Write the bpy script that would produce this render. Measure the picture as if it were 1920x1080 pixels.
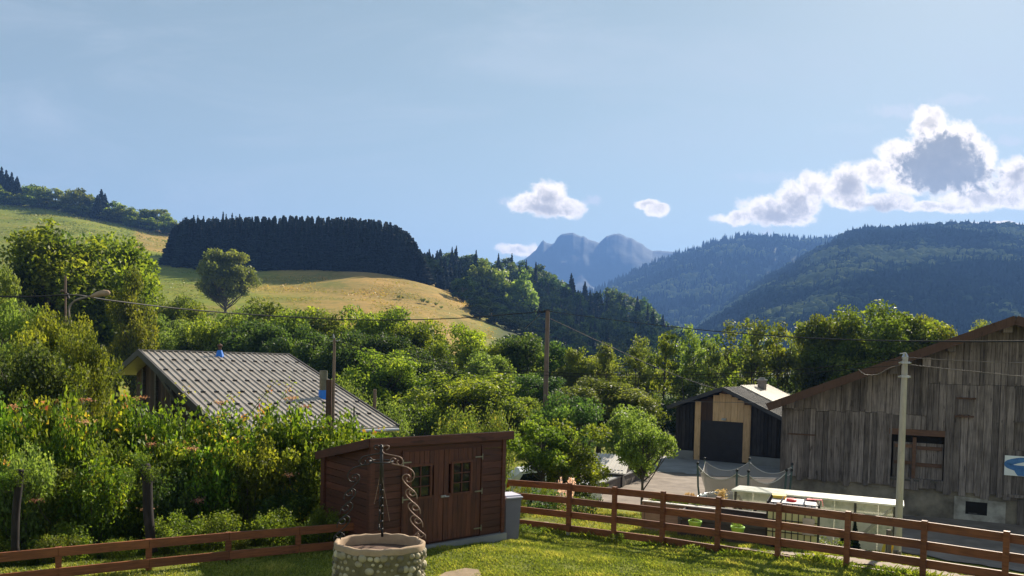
import bpy, math, random
import numpy as np
from mathutils import Vector, Matrix, noise
random.seed(7)
R = math.radians
for o in list(bpy.data.objects): bpy.data.objects.remove(o)
sc = bpy.context.scene
COL = sc.collection

# ---------------------------------------------------------------- camera
F = 1400.0; PITCH = -1.64; ROLL = 1.4; PPY = 720.0
cam_d = bpy.data.cameras.new('camera'); cam = bpy.data.objects.new('camera', cam_d); COL.objects.link(cam)
CM = (Matrix.Rotation(R(90 + PITCH), 3, 'X') @ Matrix.Rotation(R(ROLL), 3, 'Z'))
cam.matrix_world = CM.to_4x4()
cam_d.sensor_width = 36; cam_d.lens = 36 * F / 1920; cam_d.shift_y = (PPY - 540) / 1920
cam_d.clip_start = 0.1; cam_d.clip_end = 40000
sc.camera = cam

# ---------------------------------------------------------------- sun, sky, exposure
SUN_AZ, SUN_EL = 34.0, 33.5
sd = bpy.data.lights.new('sun', 'SUN'); sun = bpy.data.objects.new('sun', sd); COL.objects.link(sun)
sd.energy = 5.0; sd.angle = R(0.5); sd.color = (1.0, 0.9, 0.74)
tow = Vector((math.sin(R(SUN_AZ)) * math.cos(R(SUN_EL)), math.cos(R(SUN_AZ)) * math.cos(R(SUN_EL)), math.sin(R(SUN_EL))))
sun.rotation_euler = tow.to_track_quat('Z', 'Y').to_euler()
sun.location = tow * 60
sc.view_settings.view_transform = 'Standard'; sc.view_settings.look = 'None'
sc.view_settings.exposure = 1.28; sc.view_settings.gamma = 1.0
sc.render.engine = 'CYCLES'
cy = sc.cycles
cy.use_denoising = True; cy.max_bounces = 6; cy.diffuse_bounces = 3; cy.transmission_bounces = 4
cy.volume_bounces = 0; cy.transparent_max_bounces = 8; cy.sample_clamp_indirect = 4.0
cy.use_adaptive_sampling = True

def ray(px, py):
    d = CM @ Vector(((px - 960) / F, -(py - PPY) / F, -1)); return d / d.y
def at(px, py, Y): return ray(px, py) * Y
def yh(px): return 680 + 0.0244 * (px - 960)

world = bpy.data.worlds.new("World"); sc.world = world; world.use_nodes = True
wt = world.node_tree; wt.nodes.clear()
class NB:
    "small node building helper"
    def __init__(s, nt): s.nt = nt
    def n(s, typ, **kw):
        nd = s.nt.nodes.new(typ)
        for k, v in kw.items(): setattr(nd, k, v)
        return nd
    def link(s, a, b): s.nt.links.new(a, b)
    def _set(s, sock, v):
        if isinstance(v, bpy.types.NodeSocket): s.nt.links.new(v, sock)
        else: sock.default_value = v
    def m(s, op, a, b=0.0, c=None, clamp=False):
        nd = s.n('ShaderNodeMath', operation=op, use_clamp=clamp); s._set(nd.inputs[0], a); s._set(nd.inputs[1], b)
        if c is not None: s._set(nd.inputs[2], c)
        return nd.outputs[0]
    def v(s, op, a, b=(0, 0, 0), scale=None):
        nd = s.n('ShaderNodeVectorMath', operation=op); s._set(nd.inputs[0], a)
        if op not in ('LENGTH', 'NORMALIZE', 'SCALE'): s._set(nd.inputs[1], b)
        if scale is not None: s._set(nd.inputs['Scale'], scale)
        return nd.outputs['Value'] if op in ('LENGTH', 'DOT_PRODUCT', 'DISTANCE') else nd.outputs[0]
    def smooth(s, x, lo, hi):
        nd = s.n('ShaderNodeMapRange', interpolation_type='SMOOTHSTEP'); s._set(nd.inputs[0], x)
        nd.inputs[1].default_value = lo; nd.inputs[2].default_value = hi; return nd.outputs[0]
    def mix(s, f, a, b, blend='MIX'):
        nd = s.n('ShaderNodeMix', data_type='RGBA', blend_type=blend); s._set(nd.inputs[0], f)
        s._set(nd.inputs[6], a if isinstance(a, bpy.types.NodeSocket) else (*a, 1)); s._set(nd.inputs[7], b if isinstance(b, bpy.types.NodeSocket) else (*b, 1))
        return nd.outputs[2]
    def noise(s, vec, scale, detail=4, rough=0.55, dist=0.0):
        nd = s.n('ShaderNodeTexNoise'); s._set(nd.inputs['Vector'], vec) if vec is not None else None
        nd.inputs['Scale'].default_value = scale; nd.inputs['Detail'].default_value = detail
        nd.inputs['Roughness'].default_value = rough; nd.inputs['Distortion'].default_value = dist
        return nd.outputs['Fac']
    def ramp(s, f, stops):
        nd = s.n('ShaderNodeValToRGB'); s._set(nd.inputs[0], f); el = nd.color_ramp.elements
        while len(el) < len(stops): el.new(0.5)
        for e, (p, c) in zip(el, stops): e.position = p; e.color = (*c, 1)
        return nd.outputs[0]
W = NB(wt)
sky = W.n('ShaderNodeTexSky', sky_type='NISHITA'); sky.sun_disc = False
sky.sun_elevation = R(SUN_EL); sky.sun_rotation = R(SUN_AZ); sky.altitude = 900; sky.air_density = 1.0; sky.dust_density = 0.4; sky.ozone_density = 1.2
tc = W.n('ShaderNodeTexCoord'); sep = W.n('ShaderNodeSeparateXYZ'); W.link(tc.outputs['Generated'], sep.inputs[0])
ysafe = W.m('MAXIMUM', sep.outputs[1], 0.02)
cmb = W.n('ShaderNodeCombineXYZ'); W.link(W.m('MULTIPLY', W.m('DIVIDE', sep.outputs[0], ysafe), 14.0), cmb.inputs[0]); W.link(W.m('MULTIPLY', W.m('DIVIDE', sep.outputs[2], ysafe), 14.0), cmb.inputs[1])
P = cmb.outputs[0]          # tangent-plane direction, 1 unit = about 4 degrees
warpn = W.n('ShaderNodeTexNoise'); W.link(P, warpn.inputs['Vector']); warpn.inputs['Scale'].default_value = 2.3; warpn.inputs['Detail'].default_value = 5
warp = W.v('SCALE', W.v('SUBTRACT', warpn.outputs['Color'], (.5, .5, .5)), scale=0.32)
PW = W.v('ADD', P, warp)
BL = [(1020,384,66,22),(1030,364,34,26),(988,384,36,18),(1062,388,36,20),(1214,384,22,9),(1232,393,20,11),
 (1385,408,50,13),(1440,396,52,27),(1495,378,48,36),(1468,406,66,18),(1530,348,34,28),(1588,345,40,38),(1596,378,55,20),
 (1640,322,46,24),(1662,378,58,16),(1690,300,46,38),(1765,300,80,62),(1742,232,36,34),(1792,272,54,46),(1780,336,92,30),
 (1838,300,34,36),(1850,372,110,20),(1770,388,100,12),(1905,322,44,24),(1925,352,60,30),(975,468,42,11),(1870,424,70,8),(1700,345,50,22)]
FB = [(1114,374,26,14,.75),(1893,262,40,14,.6),(1436,436,16,10,.6),(1690,208,80,16,.6),(1790,188,80,12,.45),(1450,330,120,16,.25),(1890,225,70,12,.4),(950,378,18,8,.5),(1600,240,90,14,.12)]
def blob(vec, cx, cy, rx, ry):
    d = ray(cx, cy); u, v = d.x * 14, d.z * 14
    q = W.v('MULTIPLY', W.v('SUBTRACT', vec, (u, v, 0)), (100 / rx, 100 / ry, 0))
    return W.m('SUBTRACT', 1.0, W.v('LENGTH', q))
D = None
for b in BL:
    x = blob(PW, *b); D = x if D is None else W.m('SMOOTH_MAX', D, x, 0.12)
n1 = W.m('SUBTRACT', W.noise(P, 1.9, 9, 0.62), 0.5)
n2 = W.m('SUBTRACT', W.noise(PW, 6.0, 8, 0.65), 0.5)
bil = W.m('SUBTRACT', 0.22, W.m('ABSOLUTE', W.m('SUBTRACT', W.noise(PW, 3.6, 6, 0.6), 0.5)))     # rounded billows
Dn = W.m('ADD', D, W.m('ADD', W.m('ADD', W.m('MULTIPLY', n1, 0.9), W.m('MULTIPLY', n2, 0.75)), W.m('MULTIPLY', bil, 0.6)))
alpha = W.smooth(Dn, -0.12, 0.36)
def coremask(L, lo, hi):
    c = None
    for b in L:
        x = blob(PW, *b); c = x if c is None else W.m('SMOOTH_MAX', c, x, 0.15)
    return W.smooth(W.m('ADD', c, W.m('ADD', W.m('MULTIPLY', n1, 1.1), W.m('MULTIPLY', n2, 1.2))), lo, hi)
bigcore = coremask([(1770,322,92,46),(1768,292,62,44)], -0.15, 0.35)
core = coremask([(1450,406,46,14),(1490,384,28,22),(1592,350,26,20),(1020,394,50,10),(1640,388,46,8),(1905,332,26,14),(1030,372,20,10)], -0.5, 0.9)
SKY_K = 0.042
shade = W.smooth(W.m('ADD', Dn, W.m('ADD', W.m('MULTIPLY', n2, 2.4), W.m('MULTIPLY', n1, 1.4))), 0.0, 1.5)
wht = W.mix(shade, (0.76, 0.66, 0.54), (0.43, 0.37, 0.295))
ccol = W.mix(W.m('MULTIPLY', core, 0.8), wht, (0.25, 0.21, 0.155))
ccol = W.mix(W.m('MULTIPLY', bigcore, 0.92), ccol, (0.15, 0.138, 0.10))
skyc = W.v('SCALE', sky.outputs[0], scale=SKY_K)
gm_ = W.n('ShaderNodeGamma'); W.link(skyc, gm_.inputs[0]); gm_.inputs[1].default_value = 0.80; skyc = W.v('SCALE', gm_.outputs[0], scale=0.86)
hsv = W.n('ShaderNodeHueSaturation'); W.link(skyc, hsv.inputs['Color']); hsv.inputs['Saturation'].default_value = 0.60; hsv.inputs['Hue'].default_value = 0.47; skyc = W.mix(1.0, hsv.outputs[0], (1.0, 0.99, 0.88), 'MULTIPLY')
# thin high veil
st = W.n('ShaderNodeMapping'); W.link(P, st.inputs['Vector']); st.inputs['Rotation'].default_value = (0, 0, R(-20)); st.inputs['Scale'].default_value = (0.35, 1.1, 1)
veil = W.m('MULTIPLY', W.smooth(W.noise(st.outputs[0], 0.55, 8, 0.62, 0.8), 0.42, 0.78), 0.42)
base = W.mix(veil, skyc, (0.30, 0.32, 0.33))
for (a, b, c, d, k) in FB:
    f = W.m('MULTIPLY', W.smooth(W.m('ADD', blob(PW, a, b, c, d), W.m('MULTIPLY', n2, 1.6)), 0.0, 0.7), k)
    base = W.mix(f, base, (0.38, 0.38, 0.38))
front = W.m('GREATER_THAN', sep.outputs[1], 0.05)
fin = W.mix(W.m('MULTIPLY', alpha, front), base, ccol)
bg = W.n('ShaderNodeBackground'); W.link(fin, bg.inputs[0]); bg.inputs[1].default_value = 1.0
wo = W.n('ShaderNodeOutputWorld'); W.link(bg.outputs[0], wo.inputs[0])

# ---------------------------------------------------------------- materials
MATS = {}
def newmat(name):
    m = bpy.data.materials.new(name); m.use_nodes = True; m.node_tree.nodes.clear(); N = NB(m.node_tree)
    out = N.n('ShaderNodeOutputMaterial'); b = N.n('ShaderNodeBsdfPrincipled'); N.link(b.outputs[0], out.inputs[0])
    MATS[name] = m; return m, N, b, out
def objvec(N, scale=(1, 1, 1), coord='Object', rot=(0, 0, 0)):
    t = N.n('ShaderNodeTexCoord'); mp = N.n('ShaderNodeMapping'); N.link(t.outputs[coord], mp.inputs[0]); mp.inputs['Scale'].default_value = scale; mp.inputs['Rotation'].default_value = rot
    return mp.outputs[0]
def attr(N, name='var'):
    a = N.n('ShaderNodeAttribute', attribute_name=name); return a.outputs['Fac']
def bump(N, b, h, strength=0.3, dist=0.02):
    bp = N.n('ShaderNodeBump'); N.link(h, bp.inputs['Height']); bp.inputs['Strength'].default_value = strength; bp.inputs['Distance'].default_value = dist; N.link(bp.outputs[0], b.inputs['Normal'])
def simple(name, c1, c2=None, scale=3.0, rough=0.7, metal=0.0, stretch=(1, 1, 1), bmp=0.2, bd=0.01, varamt=0.0, detail=6, spec=0.3, lo=0.3, hi=0.7):
    "two-tone noise material; varamt adds per-face variation from the var attribute"
    m, N, b, out = newmat(name); c2 = c2 or tuple(x * 0.8 for x in c1)
    v = objvec(N, stretch); f = N.noise(v, scale, detail, 0.62); col = N.ramp(f, [(lo, c1), (hi, c2)])
    if varamt:
        k = N.m('ADD', N.m('MULTIPLY', attr(N), 2 * varamt), 1 - varamt); col = N.v('SCALE', col, scale=k)
    N.link(col, b.inputs['Base Color']); b.inputs['Roughness'].default_value = rough; b.inputs['Metallic'].default_value = metal
    b.inputs['Specular IOR Level'].default_value = spec
    if bmp: bump(N, b, f, bmp, bd)
    return m
def foliage(name, stops, trans=0.45, rnd=0.25, nscale=0.6, tint=(1.0, 1.0, 0.55), rough=0.55, bright=1.0):
    "leaf material: diffuse + translucent, colour from the per-leaf var attribute, patches of noise and the object's random"
    m, N, b, out = newmat(name)
    va = attr(N); oi = N.n('ShaderNodeObjectInfo'); ns = N.noise(objvec(N), nscale, 3)
    f = N.m('ADD', N.m('MULTIPLY', va, 0.75), N.m('MULTIPLY', N.m('SUBTRACT', ns, 0.5), 0.9), clamp=True)
    f = N.m('ADD', f, 0.12, clamp=True)
    col = N.ramp(f, stops)
    k = N.m('ADD', N.m('MULTIPLY', oi.outputs['Random'], 2 * rnd), 1 - rnd)
    hs = N.n('ShaderNodeHueSaturation'); N.link(N.m('ADD', N.m('MULTIPLY', oi.outputs['Random'], 0.04), 0.48), hs.inputs['Hue']); N.link(N.m('MULTIPLY', k, bright * 1.15), hs.inputs['Value']); N.link(col, hs.inputs['Color'])
    c = hs.outputs[0]
    N.link(c, b.inputs['Base Color']); b.inputs['Roughness'].default_value = rough; b.inputs['Specular IOR Level'].default_value = 0.25
    tr = N.n('ShaderNodeBsdfTranslucent'); N.link(N.mix(1.0, c, tuple(min(1.9, 1.55 * t) for t in tint), 'MULTIPLY'), tr.inputs[0])
    mx = N.n('ShaderNodeMixShader'); mx.inputs[0].default_value = trans; N.link(b.outputs[0], mx.inputs[1]); N.link(tr.outputs[0], mx.inputs[2]); N.link(mx.outputs[0], out.inputs[0])
    return m

# ---------------------------------------------------------------- object helpers
def tag(o, label=None, cat=None, group=None, kind=None):
    if label: o['label'] = label
    if cat: o['category'] = cat
    if group: o['group'] = group
    if kind: o['kind'] = kind
    return o
def empty(name, loc=(0, 0, 0), rz=0.0, label=None, cat=None, group=None):
    o = bpy.data.objects.new(name, None); COL.objects.link(o); o.location = loc; o.rotation_euler = (0, 0, rz); o.empty_display_size = 0.2
    return tag(o, label, cat, group)
def npmesh(name, V, Fq, mat, var=None, smooth=False, mats=None, midx=None):
    "mesh from numpy arrays: V (n,3), Fq (m,k) all faces with k corners"
    me = bpy.data.meshes.new(name); V = np.asarray(V, np.float32); Fq = np.asarray(Fq, np.int32); m, k = Fq.shape
    me.vertices.add(len(V)); me.vertices.foreach_set('co', V.ravel())
    me.loops.add(m * k); me.loops.foreach_set('vertex_index', Fq.ravel())
    me.polygons.add(m); me.polygons.foreach_set('loop_start', np.arange(0, m * k, k, dtype=np.int32)); me.polygons.foreach_set('loop_total', np.full(m, k, np.int32))
    if smooth: me.polygons.foreach_set('use_smooth', np.ones(m, bool))
    me.update(calc_edges=True); me.validate()
    if var is not None:
        a = me.attributes.new('var', 'FLOAT', 'FACE'); a.data.foreach_set('value', np.asarray(var, np.float32)[:len(me.polygons)])
    if mat is not None: me.materials.append(mat)
    return me
def link(name, me, parent=None, loc=(0, 0, 0), rz=0.0):
    o = bpy.data.objects.new(name, me); COL.objects.link(o); o.location = loc; o.rotation_euler = (0, 0, rz)
    if parent is not None: o.parent = parent
    return o
def kids(o): return [c for c in bpy.data.objects if c.parent == o]
KIDS = {}
def copy_tree(o, loc, rz=0.0, s=1.0, children=None, **kw):
    c = o.copy(); COL.objects.link(c); c.location = loc; c.rotation_euler = (0, 0, rz)
    c.scale = (s, s, s) if not isinstance(s, tuple) else s
    for ch in (children if children is not None else kids(o)):
        k = ch.copy(); COL.objects.link(k); k.parent = c
    return tag(c, **kw)
class MB:
    "collects boxes, beams, tubes and polygons, builds ONE mesh object"
    def __init__(s): s.V = []; s.F = []; s.A = []
    def add(s, V, Fs, var=None):
        n = len(s.V); s.V += [tuple(v) for v in V]; s.F += [tuple(i + n for i in f) for f in Fs]
        var = random.random() if var is None else var; s.A += [var] * len(Fs); return s
    def box(s, x0, x1, y0, y1, z0, z1, var=None, M=None):
        V = [Vector(p) for p in ((x0,y0,z0),(x1,y0,z0),(x1,y1,z0),(x0,y1,z0),(x0,y0,z1),(x1,y0,z1),(x1,y1,z1),(x0,y1,z1))]
        if M is not None: V = [M @ v for v in V]
        return s.add(V, [(0,3,2,1),(4,5,6,7),(0,1,5,4),(1,2,6,5),(2,3,7,6),(3,0,4,7)], var)
    def beam(s, a, b, w, h, var=None, up=(0, 0, 1)):
        a = Vector(a); b = Vector(b); d = (b - a).normalized(); upv = Vector(up)
        sx = d.cross(upv)
        if sx.length < 1e-4: sx = Vector((1, 0, 0))
        sx.normalize(); sz = sx.cross(d)
        V = [p + sx * i * w / 2 + sz * j * h / 2 for p in (a, b) for i, j in ((-1,-1),(1,-1),(1,1),(-1,1))]
        return s.add(V, [(0,1,2,3),(7,6,5,4),(0,4,5,1),(1,5,6,2),(2,6,7,3),(3,7,4,0)], var)
    def tube(s, pts, rad, n=8, var=None, cap=True):
        pts = [Vector(p) for p in pts]
        rad = rad if isinstance(rad, (list, tuple)) else [rad] * len(pts)
        V = []; Fs = []; prev = None
        for i, p in enumerate(pts):
            d = (pts[min(i + 1, len(pts) - 1)] - pts[max(i - 1, 0)]).normalized()
            if prev is None:
                sx = d.cross(Vector((0, 0, 1))); sx = Vector((1, 0, 0)) if sx.length < 1e-3 else sx.normalized()
            else:
                sx = prev - d * prev.dot(d); sx = sx.normalized() if sx.length > 1e-5 else prev
            prev = sx; sy = d.cross(sx)
            V += [p + (sx * math.cos(2 * math.pi * k / n) + sy * math.sin(2 * math.pi * k / n)) * rad[i] for k in range(n)]
        for i in range(len(pts) - 1):
            for k in range(n):
                a = i * n + k; b = i * n + (k + 1) % n; Fs.append((a, b, b + n, a + n))
        if cap: Fs.append(tuple(range(n))[::-1]); Fs.append(tuple((len(pts) - 1) * n + k for k in range(n)))
        return s.add(V, Fs, var)
    def lathe(s, prof, n=16, c=(0, 0, 0), var=None, cap=True):
        V = []; Fs = []
        for r, z in prof: V += [(c[0] + r * math.cos(2*math.pi*k/n), c[1] + r * math.sin(2*math.pi*k/n), c[2] + z) for k in range(n)]
        for i in range(len(prof) - 1):
            for k in range(n):
                a = i*n+k; b = i*n+(k+1)%n; Fs.append((a, b, b+n, a+n))
        if cap: Fs.append(tuple(range(n))[::-1]); Fs.append(tuple((len(prof)-1)*n+k for k in range(n)))
        return s.add(V, Fs, var)
    def prism(s, poly, y0, y1, var=None):
        "polygon in xz extruded along y (counter-clockwise seen from -y)"
        n = len(poly); V = [(x, y0, z) for x, z in poly] + [(x, y1, z) for x, z in poly]
        Fs = [tuple(range(n)), tuple(range(n, 2*n))[::-1]] + [(i, i+n, (i+1) % n + n, (i+1) % n) for i in range(n)]
        return s.add(V, Fs, var)
    def mesh(s, name, mat, smooth=False):
        me = bpy.data.meshes.new(name); me.from_pydata(s.V, [], s.F); me.update()
        a = me.attributes.new('var', 'FLOAT', 'FACE'); a.data.foreach_set('value', s.A)
        if smooth: me.polygons.foreach_set('use_smooth', [True] * len(me.polygons))
        me.materials.append(mat); return me
    def build(s, name, mat, parent=None, smooth=False, loc=(0, 0, 0)): return link(name, s.mesh(name, mat, smooth), parent, loc)
def plane_xz(px, py, O, rz):
    "where the sight line through a pixel meets the vertical plane through O turned by rz: local x and height"
    d = ray(px, py); n = Vector((-math.sin(rz), math.cos(rz), 0)); O = Vector(O); t = O.dot(n) / d.dot(n)
    p = d * t - O; return p.x * math.cos(rz) + p.y * math.sin(rz), p.z
# ---------------------------------------------------------------- terrain
def sstep(a, b, x): t = np.clip((x - a) / (b - a), 0, 1); return t * t * (3 - 2 * t)
PXC = np.array([-900, 0, 150, 285, 450, 600, 760, 850, 950, 1050, 1150, 1250, 1450, 1920, 2900], float)
# desired sight height (picture row) of the ground at each distance; None rows are given in metres
ROWS = {
 150: [610, 610, 610, 615, 640, 645, 650, 660, 690, 720, 780, 800, 800, 800, 800],
 200: [560, 568, 572, 580, 592, 600, 608, 622, 650, 690, 740, 745, 745, 745, 745],
 250: [520, 528, 540, 548, 553, 560, 566, 588, 624, 662, 715, 725, 725, 725, 725],
 295: [480, 492, 505, 516, 526, 524, 524, 556, 606, 655, 700, 715, 720, 720, 720],
 335: [455, 465, 478, 494, 500, 503, 513, 548, 598, 660, 690, 710, 715, 715, 715],
 400: [412, 428, 440, 468, 490, 500, 500, 535, 578, 628, 665, 690, 712, 712, 712],
 480: [372, 390, 408, 446, 470, 482, 488, 505, 528, 565, 595, 655, 705, 710, 710],
 520: [355, 374, 402, 432, 460, 474, 484, 500, 530, 570, 600, 660, 704, 708, 708]}
RD = [60.0, 100.0] + [float(k) for k in ROWS] + [700.0, 1100.0, 20000.0]
ZT = [np.array([-6.5]*9 + [-5.9] + [-5.6]*5, float), np.array([-3, -3, -3, -3, -4, -4, -4, -5, -7, -9, -11, -11, -11, -11, -11], float)]
for k, r in ROWS.items(): ZT.append((680 + 0.0244 * (PXC - 960) - np.array(r, float)) * k / F)
z5 = ZT[-1]
ZT.append(z5 * 0.93); ZT.append(np.where(z5 > 0, z5 * 0.5, -14)); ZT.append(np.full(15, -14.0))
ZT = np.array(ZT); RD = np.array(RD)
PXD = np.arange(-900, 2901, 25.0)                     # smooth the table across the picture columns
_k = np.exp(-0.5 * (np.arange(-8, 9) / 2.6) ** 2); _k /= _k.sum()
ZT = np.array([np.convolve(np.pad(np.interp(PXD, PXC, z), 8, mode='edge'), _k, 'valid') for z in ZT]); PXC = PXD
FP0 = np.array([1.34, 17.5]); FDIR = np.array([.786, -.619]); FN = np.array([.619, .786])
def near_z(x, y):
    d = (x - FP0[0]) * FN[0] + (y - FP0[1]) * FN[1]
    lo = np.where(x > 4, 1.65, 1.65 + 0.75 * (1 - sstep(-1, 4, x)))
    s_ = (x - FP0[0]) * FDIR[0] + (y - FP0[1]) * FDIR[1]
    zf = -4.03 + 0.042 * np.clip(s_, 0, 6)
    zf = zf + (-3.86 - zf) * sstep(-0.4, -3.0, d)
    zr = zf - (lo - .15) * sstep(0.3, 11, d)
    # left of the shed the ground falls away behind the left fence
    dl = y - (13.0 + (x + 5.0) * 0.53); dl = np.where(x < -2.2, dl, -10)
    zl = -2.9 * sstep(0.2, 9.0, dl)
    lawn = 0.17 * sstep(17.0, 13.5, y)
    return np.where(x < -2.2, np.minimum(zr, -3.75 + zl), zr) + lawn * (x > -50)
def ground_np(x, y):
    x = np.asarray(x, float); y = np.asarray(y, float); ys = np.maximum(y, 1.0)
    px = 960 + F * x / ys
    rows = np.array([np.interp(px, PXC, z) for z in ZT])       # (rows, ...)
    D = np.clip(ys, RD[0], RD[-1]); i = np.clip(np.searchsorted(RD, D, side='right') - 1, 0, len(RD) - 2)
    t = (D - RD[i]) / (RD[i + 1] - RD[i])
    def g(j): return np.take_along_axis(rows, np.clip(j, 0, len(RD) - 1)[None, ...], 0)[0]
    def dist(j): return RD[np.clip(j, 0, len(RD) - 1)]
    p0, p1, p2, p3 = g(i - 1), g(i), g(i + 1), g(i + 2)
    m1 = (p2 - p0) / np.maximum(dist(i + 1) - dist(i - 1), 1) * (dist(i + 1) - dist(i)); m2 = (p3 - p1) / np.maximum(dist(i + 2) - dist(i), 1) * (dist(i + 1) - dist(i))
    h = (2*t**3 - 3*t**2 + 1) * p1 + (t**3 - 2*t**2 + t) * m1 + (-2*t**3 + 3*t**2) * p2 + (t**3 - t**2) * m2
    w = sstep(34, 60, ys)
    return near_z(x, ys) * (1 - w) + h * w
def gz(x, y): return float(ground_np(np.array([x]), np.array([y]))[0])
def gp(px, Y):
    "ground point in the direction of picture column px at distance Y"
    x = ray(px, yh(px)).x * Y; return Vector((x, Y, gz(x, Y)))
def hit(px, py):
    d = ray(px, py); lo = 6.0
    ys = np.geomspace(6, 900, 3000); z = ground_np(d.x * ys, ys); k = np.argmax(d.z * ys < z)
    return d * float(ys[k])

m, N, b, out = newmat('turf')
tcn = N.n('ShaderNodeTexCoord'); ov = tcn.outputs['Object']; sp = N.n('ShaderNodeSeparateXYZ'); N.link(ov, sp.inputs[0])
big = N.noise(ov, 0.035, 5, 0.6); med = N.noise(ov, 0.5, 5, 0.6); fine = N.noise(ov, 9.0, 6, 0.7)
nearc = N.ramp(N.m('ADD', N.m('MULTIPLY', med, 0.6), N.m('MULTIPLY', fine, 0.4)), [(0.30, (0.07, 0.07, 0.02)), (0.48, (0.17, 0.19, 0.032)), (0.66, (0.30, 0.28, 0.07))])
greenc = N.ramp(N.m('ADD', N.m('MULTIPLY', big, 0.5), N.m('MULTIPLY', med, 0.5)), [(0.38, (0.13, 0.175, 0.025)), (0.55, (0.22, 0.24, 0.035)), (0.70, (0.38, 0.28, 0.07))])
mow = N.noise(objvec(N, (0.02, 0.35, 0.02)), 1.0, 3, 0.5)
goldc = N.ramp(N.m('ADD', N.m('MULTIPLY', big, 0.6), N.m('MULTIPLY', med, 0.4)), [(0.38, (0.19, 0.17, 0.04)), (0.5, (0.33, 0.225, 0.07)), (0.62, (0.43, 0.265, 0.085))])
mg = N.n('ShaderNodeMapping'); N.link(ov, mg.inputs[0]); mg.inputs['Scale'].default_value = (0.016, 0.06, 0.06)
streak = N.noise(mg.outputs[0], 1.0, 6, 0.65)
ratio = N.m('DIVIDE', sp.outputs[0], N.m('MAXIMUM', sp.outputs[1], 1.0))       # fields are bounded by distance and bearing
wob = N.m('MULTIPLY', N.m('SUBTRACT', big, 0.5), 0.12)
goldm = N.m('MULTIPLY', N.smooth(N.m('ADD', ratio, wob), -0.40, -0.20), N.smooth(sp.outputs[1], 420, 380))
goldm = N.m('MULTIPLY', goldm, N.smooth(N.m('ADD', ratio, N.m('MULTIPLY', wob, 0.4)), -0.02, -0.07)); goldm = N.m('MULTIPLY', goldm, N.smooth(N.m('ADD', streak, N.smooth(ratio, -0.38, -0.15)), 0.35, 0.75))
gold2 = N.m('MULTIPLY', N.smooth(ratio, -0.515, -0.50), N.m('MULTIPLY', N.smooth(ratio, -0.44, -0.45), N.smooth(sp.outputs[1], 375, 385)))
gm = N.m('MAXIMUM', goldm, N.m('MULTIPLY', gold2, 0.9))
greenc = N.mix(N.smooth(ratio, -0.06, 0.0), greenc, (0.06, 0.07, 0.025)); farc = N.mix(gm, greenc, goldc)  # darker green right of the meadow: shade from the wood put into grass colour
farc = N.mix(N.m('MULTIPLY', N.smooth(streak, 0.55, 0.75), 0.55), farc, (0.33, 0.24, 0.09))
farc = N.mix(N.m('MULTIPLY', N.smooth(N.noise(mg.outputs[0], 2.6, 6, 0.7), 0.58, 0.72), 0.45), farc, (0.10, 0.085, 0.03))
farc = N.mix(N.m('MULTIPLY', N.smooth(mow, 0.52, 0.62), 0.22), farc, (0.16, 0.12, 0.04))
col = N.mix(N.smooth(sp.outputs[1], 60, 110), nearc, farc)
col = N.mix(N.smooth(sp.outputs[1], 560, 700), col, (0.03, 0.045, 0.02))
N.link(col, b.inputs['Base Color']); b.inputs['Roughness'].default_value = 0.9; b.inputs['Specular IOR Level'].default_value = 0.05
bump(N, b, N.m('ADD', fine, N.m('MULTIPLY', med, 0.6)), 0.6, 0.06)

us = np.concatenate([np.linspace(-3.2, -0.95, 60, endpoint=False), np.linspace(-0.95, 0.95, 330), np.linspace(0.95, 3.2, 61)[1:]])
ds = np.concatenate([np.arange(2, 40, 0.25), np.geomspace(40, 620, 190), np.geomspace(640, 20000, 30)])
U, Dd = np.meshgrid(us, ds); X = U * Dd; Y = Dd; Z = ground_np(X, Y)
rough = np.array([noise.noise(Vector((float(a) * .04, float(b_) * .04, 0))) for a, b_ in zip(X.ravel(), Y.ravel())]).reshape(X.shape)
Z = Z + rough * np.clip((Y - 60) / 100, 0, 1) * 1.2
nr, nc = X.shape; idx = np.arange(nr * nc).reshape(nr, nc)
Fq = np.stack([idx[:-1, :-1], idx[:-1, 1:], idx[1:, 1:], idx[1:, :-1]], -1).reshape(-1, 4)
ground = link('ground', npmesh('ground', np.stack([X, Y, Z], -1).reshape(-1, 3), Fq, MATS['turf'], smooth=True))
tag(ground, kind='structure')

def drape(name, poly_px, mat, off=0.03, step=0.45, kind='structure'):
    "a sheet that follows the ground inside a plan polygon (world xy)"
    P2 = np.array(poly_px, float); x0, y0 = P2.min(0); x1, y1 = P2.max(0)
    xs = np.arange(x0, x1 + step, step); yy = np.arange(y0, y1 + step, step); Xg, Yg = np.meshgrid(xs, yy)
    def inside(x, y):
        c = np.zeros(x.shape, bool); n = len(P2)
        for i in range(n):
            a, b2 = P2[i], P2[i - 1]
            cond = ((a[1] > y) != (b2[1] > y)) & (x < (b2[0] - a[0]) * (y - a[1]) / (b2[1] - a[1] + 1e-9) + a[0]); c ^= cond
        return c
    Zg = ground_np(Xg, Yg) + off; ii = np.arange(Xg.size).reshape(Xg.shape)
    cx = (Xg[:-1, :-1] + Xg[1:, 1:]) / 2; cyy = (Yg[:-1, :-1] + Yg[1:, 1:]) / 2; k = inside(cx, cyy)
    Fq = np.stack([ii[:-1, :-1], ii[:-1, 1:], ii[1:, 1:], ii[1:, :-1]], -1)[k]
    used = np.unique(Fq); remap = -np.ones(Xg.size, int); remap[used] = np.arange(len(used))
    V = np.stack([Xg, Yg, Zg], -1).reshape(-1, 3)[used]
    o = link(name, npmesh(name, V, remap[Fq], mat, smooth=True)); tag(o, kind=kind); return o
simple('gravel', (0.15, 0.12, 0.10), (0.29, 0.24, 0.20), 1.3, 0.95, bmp=0.5, bd=0.03, detail=14)
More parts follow.
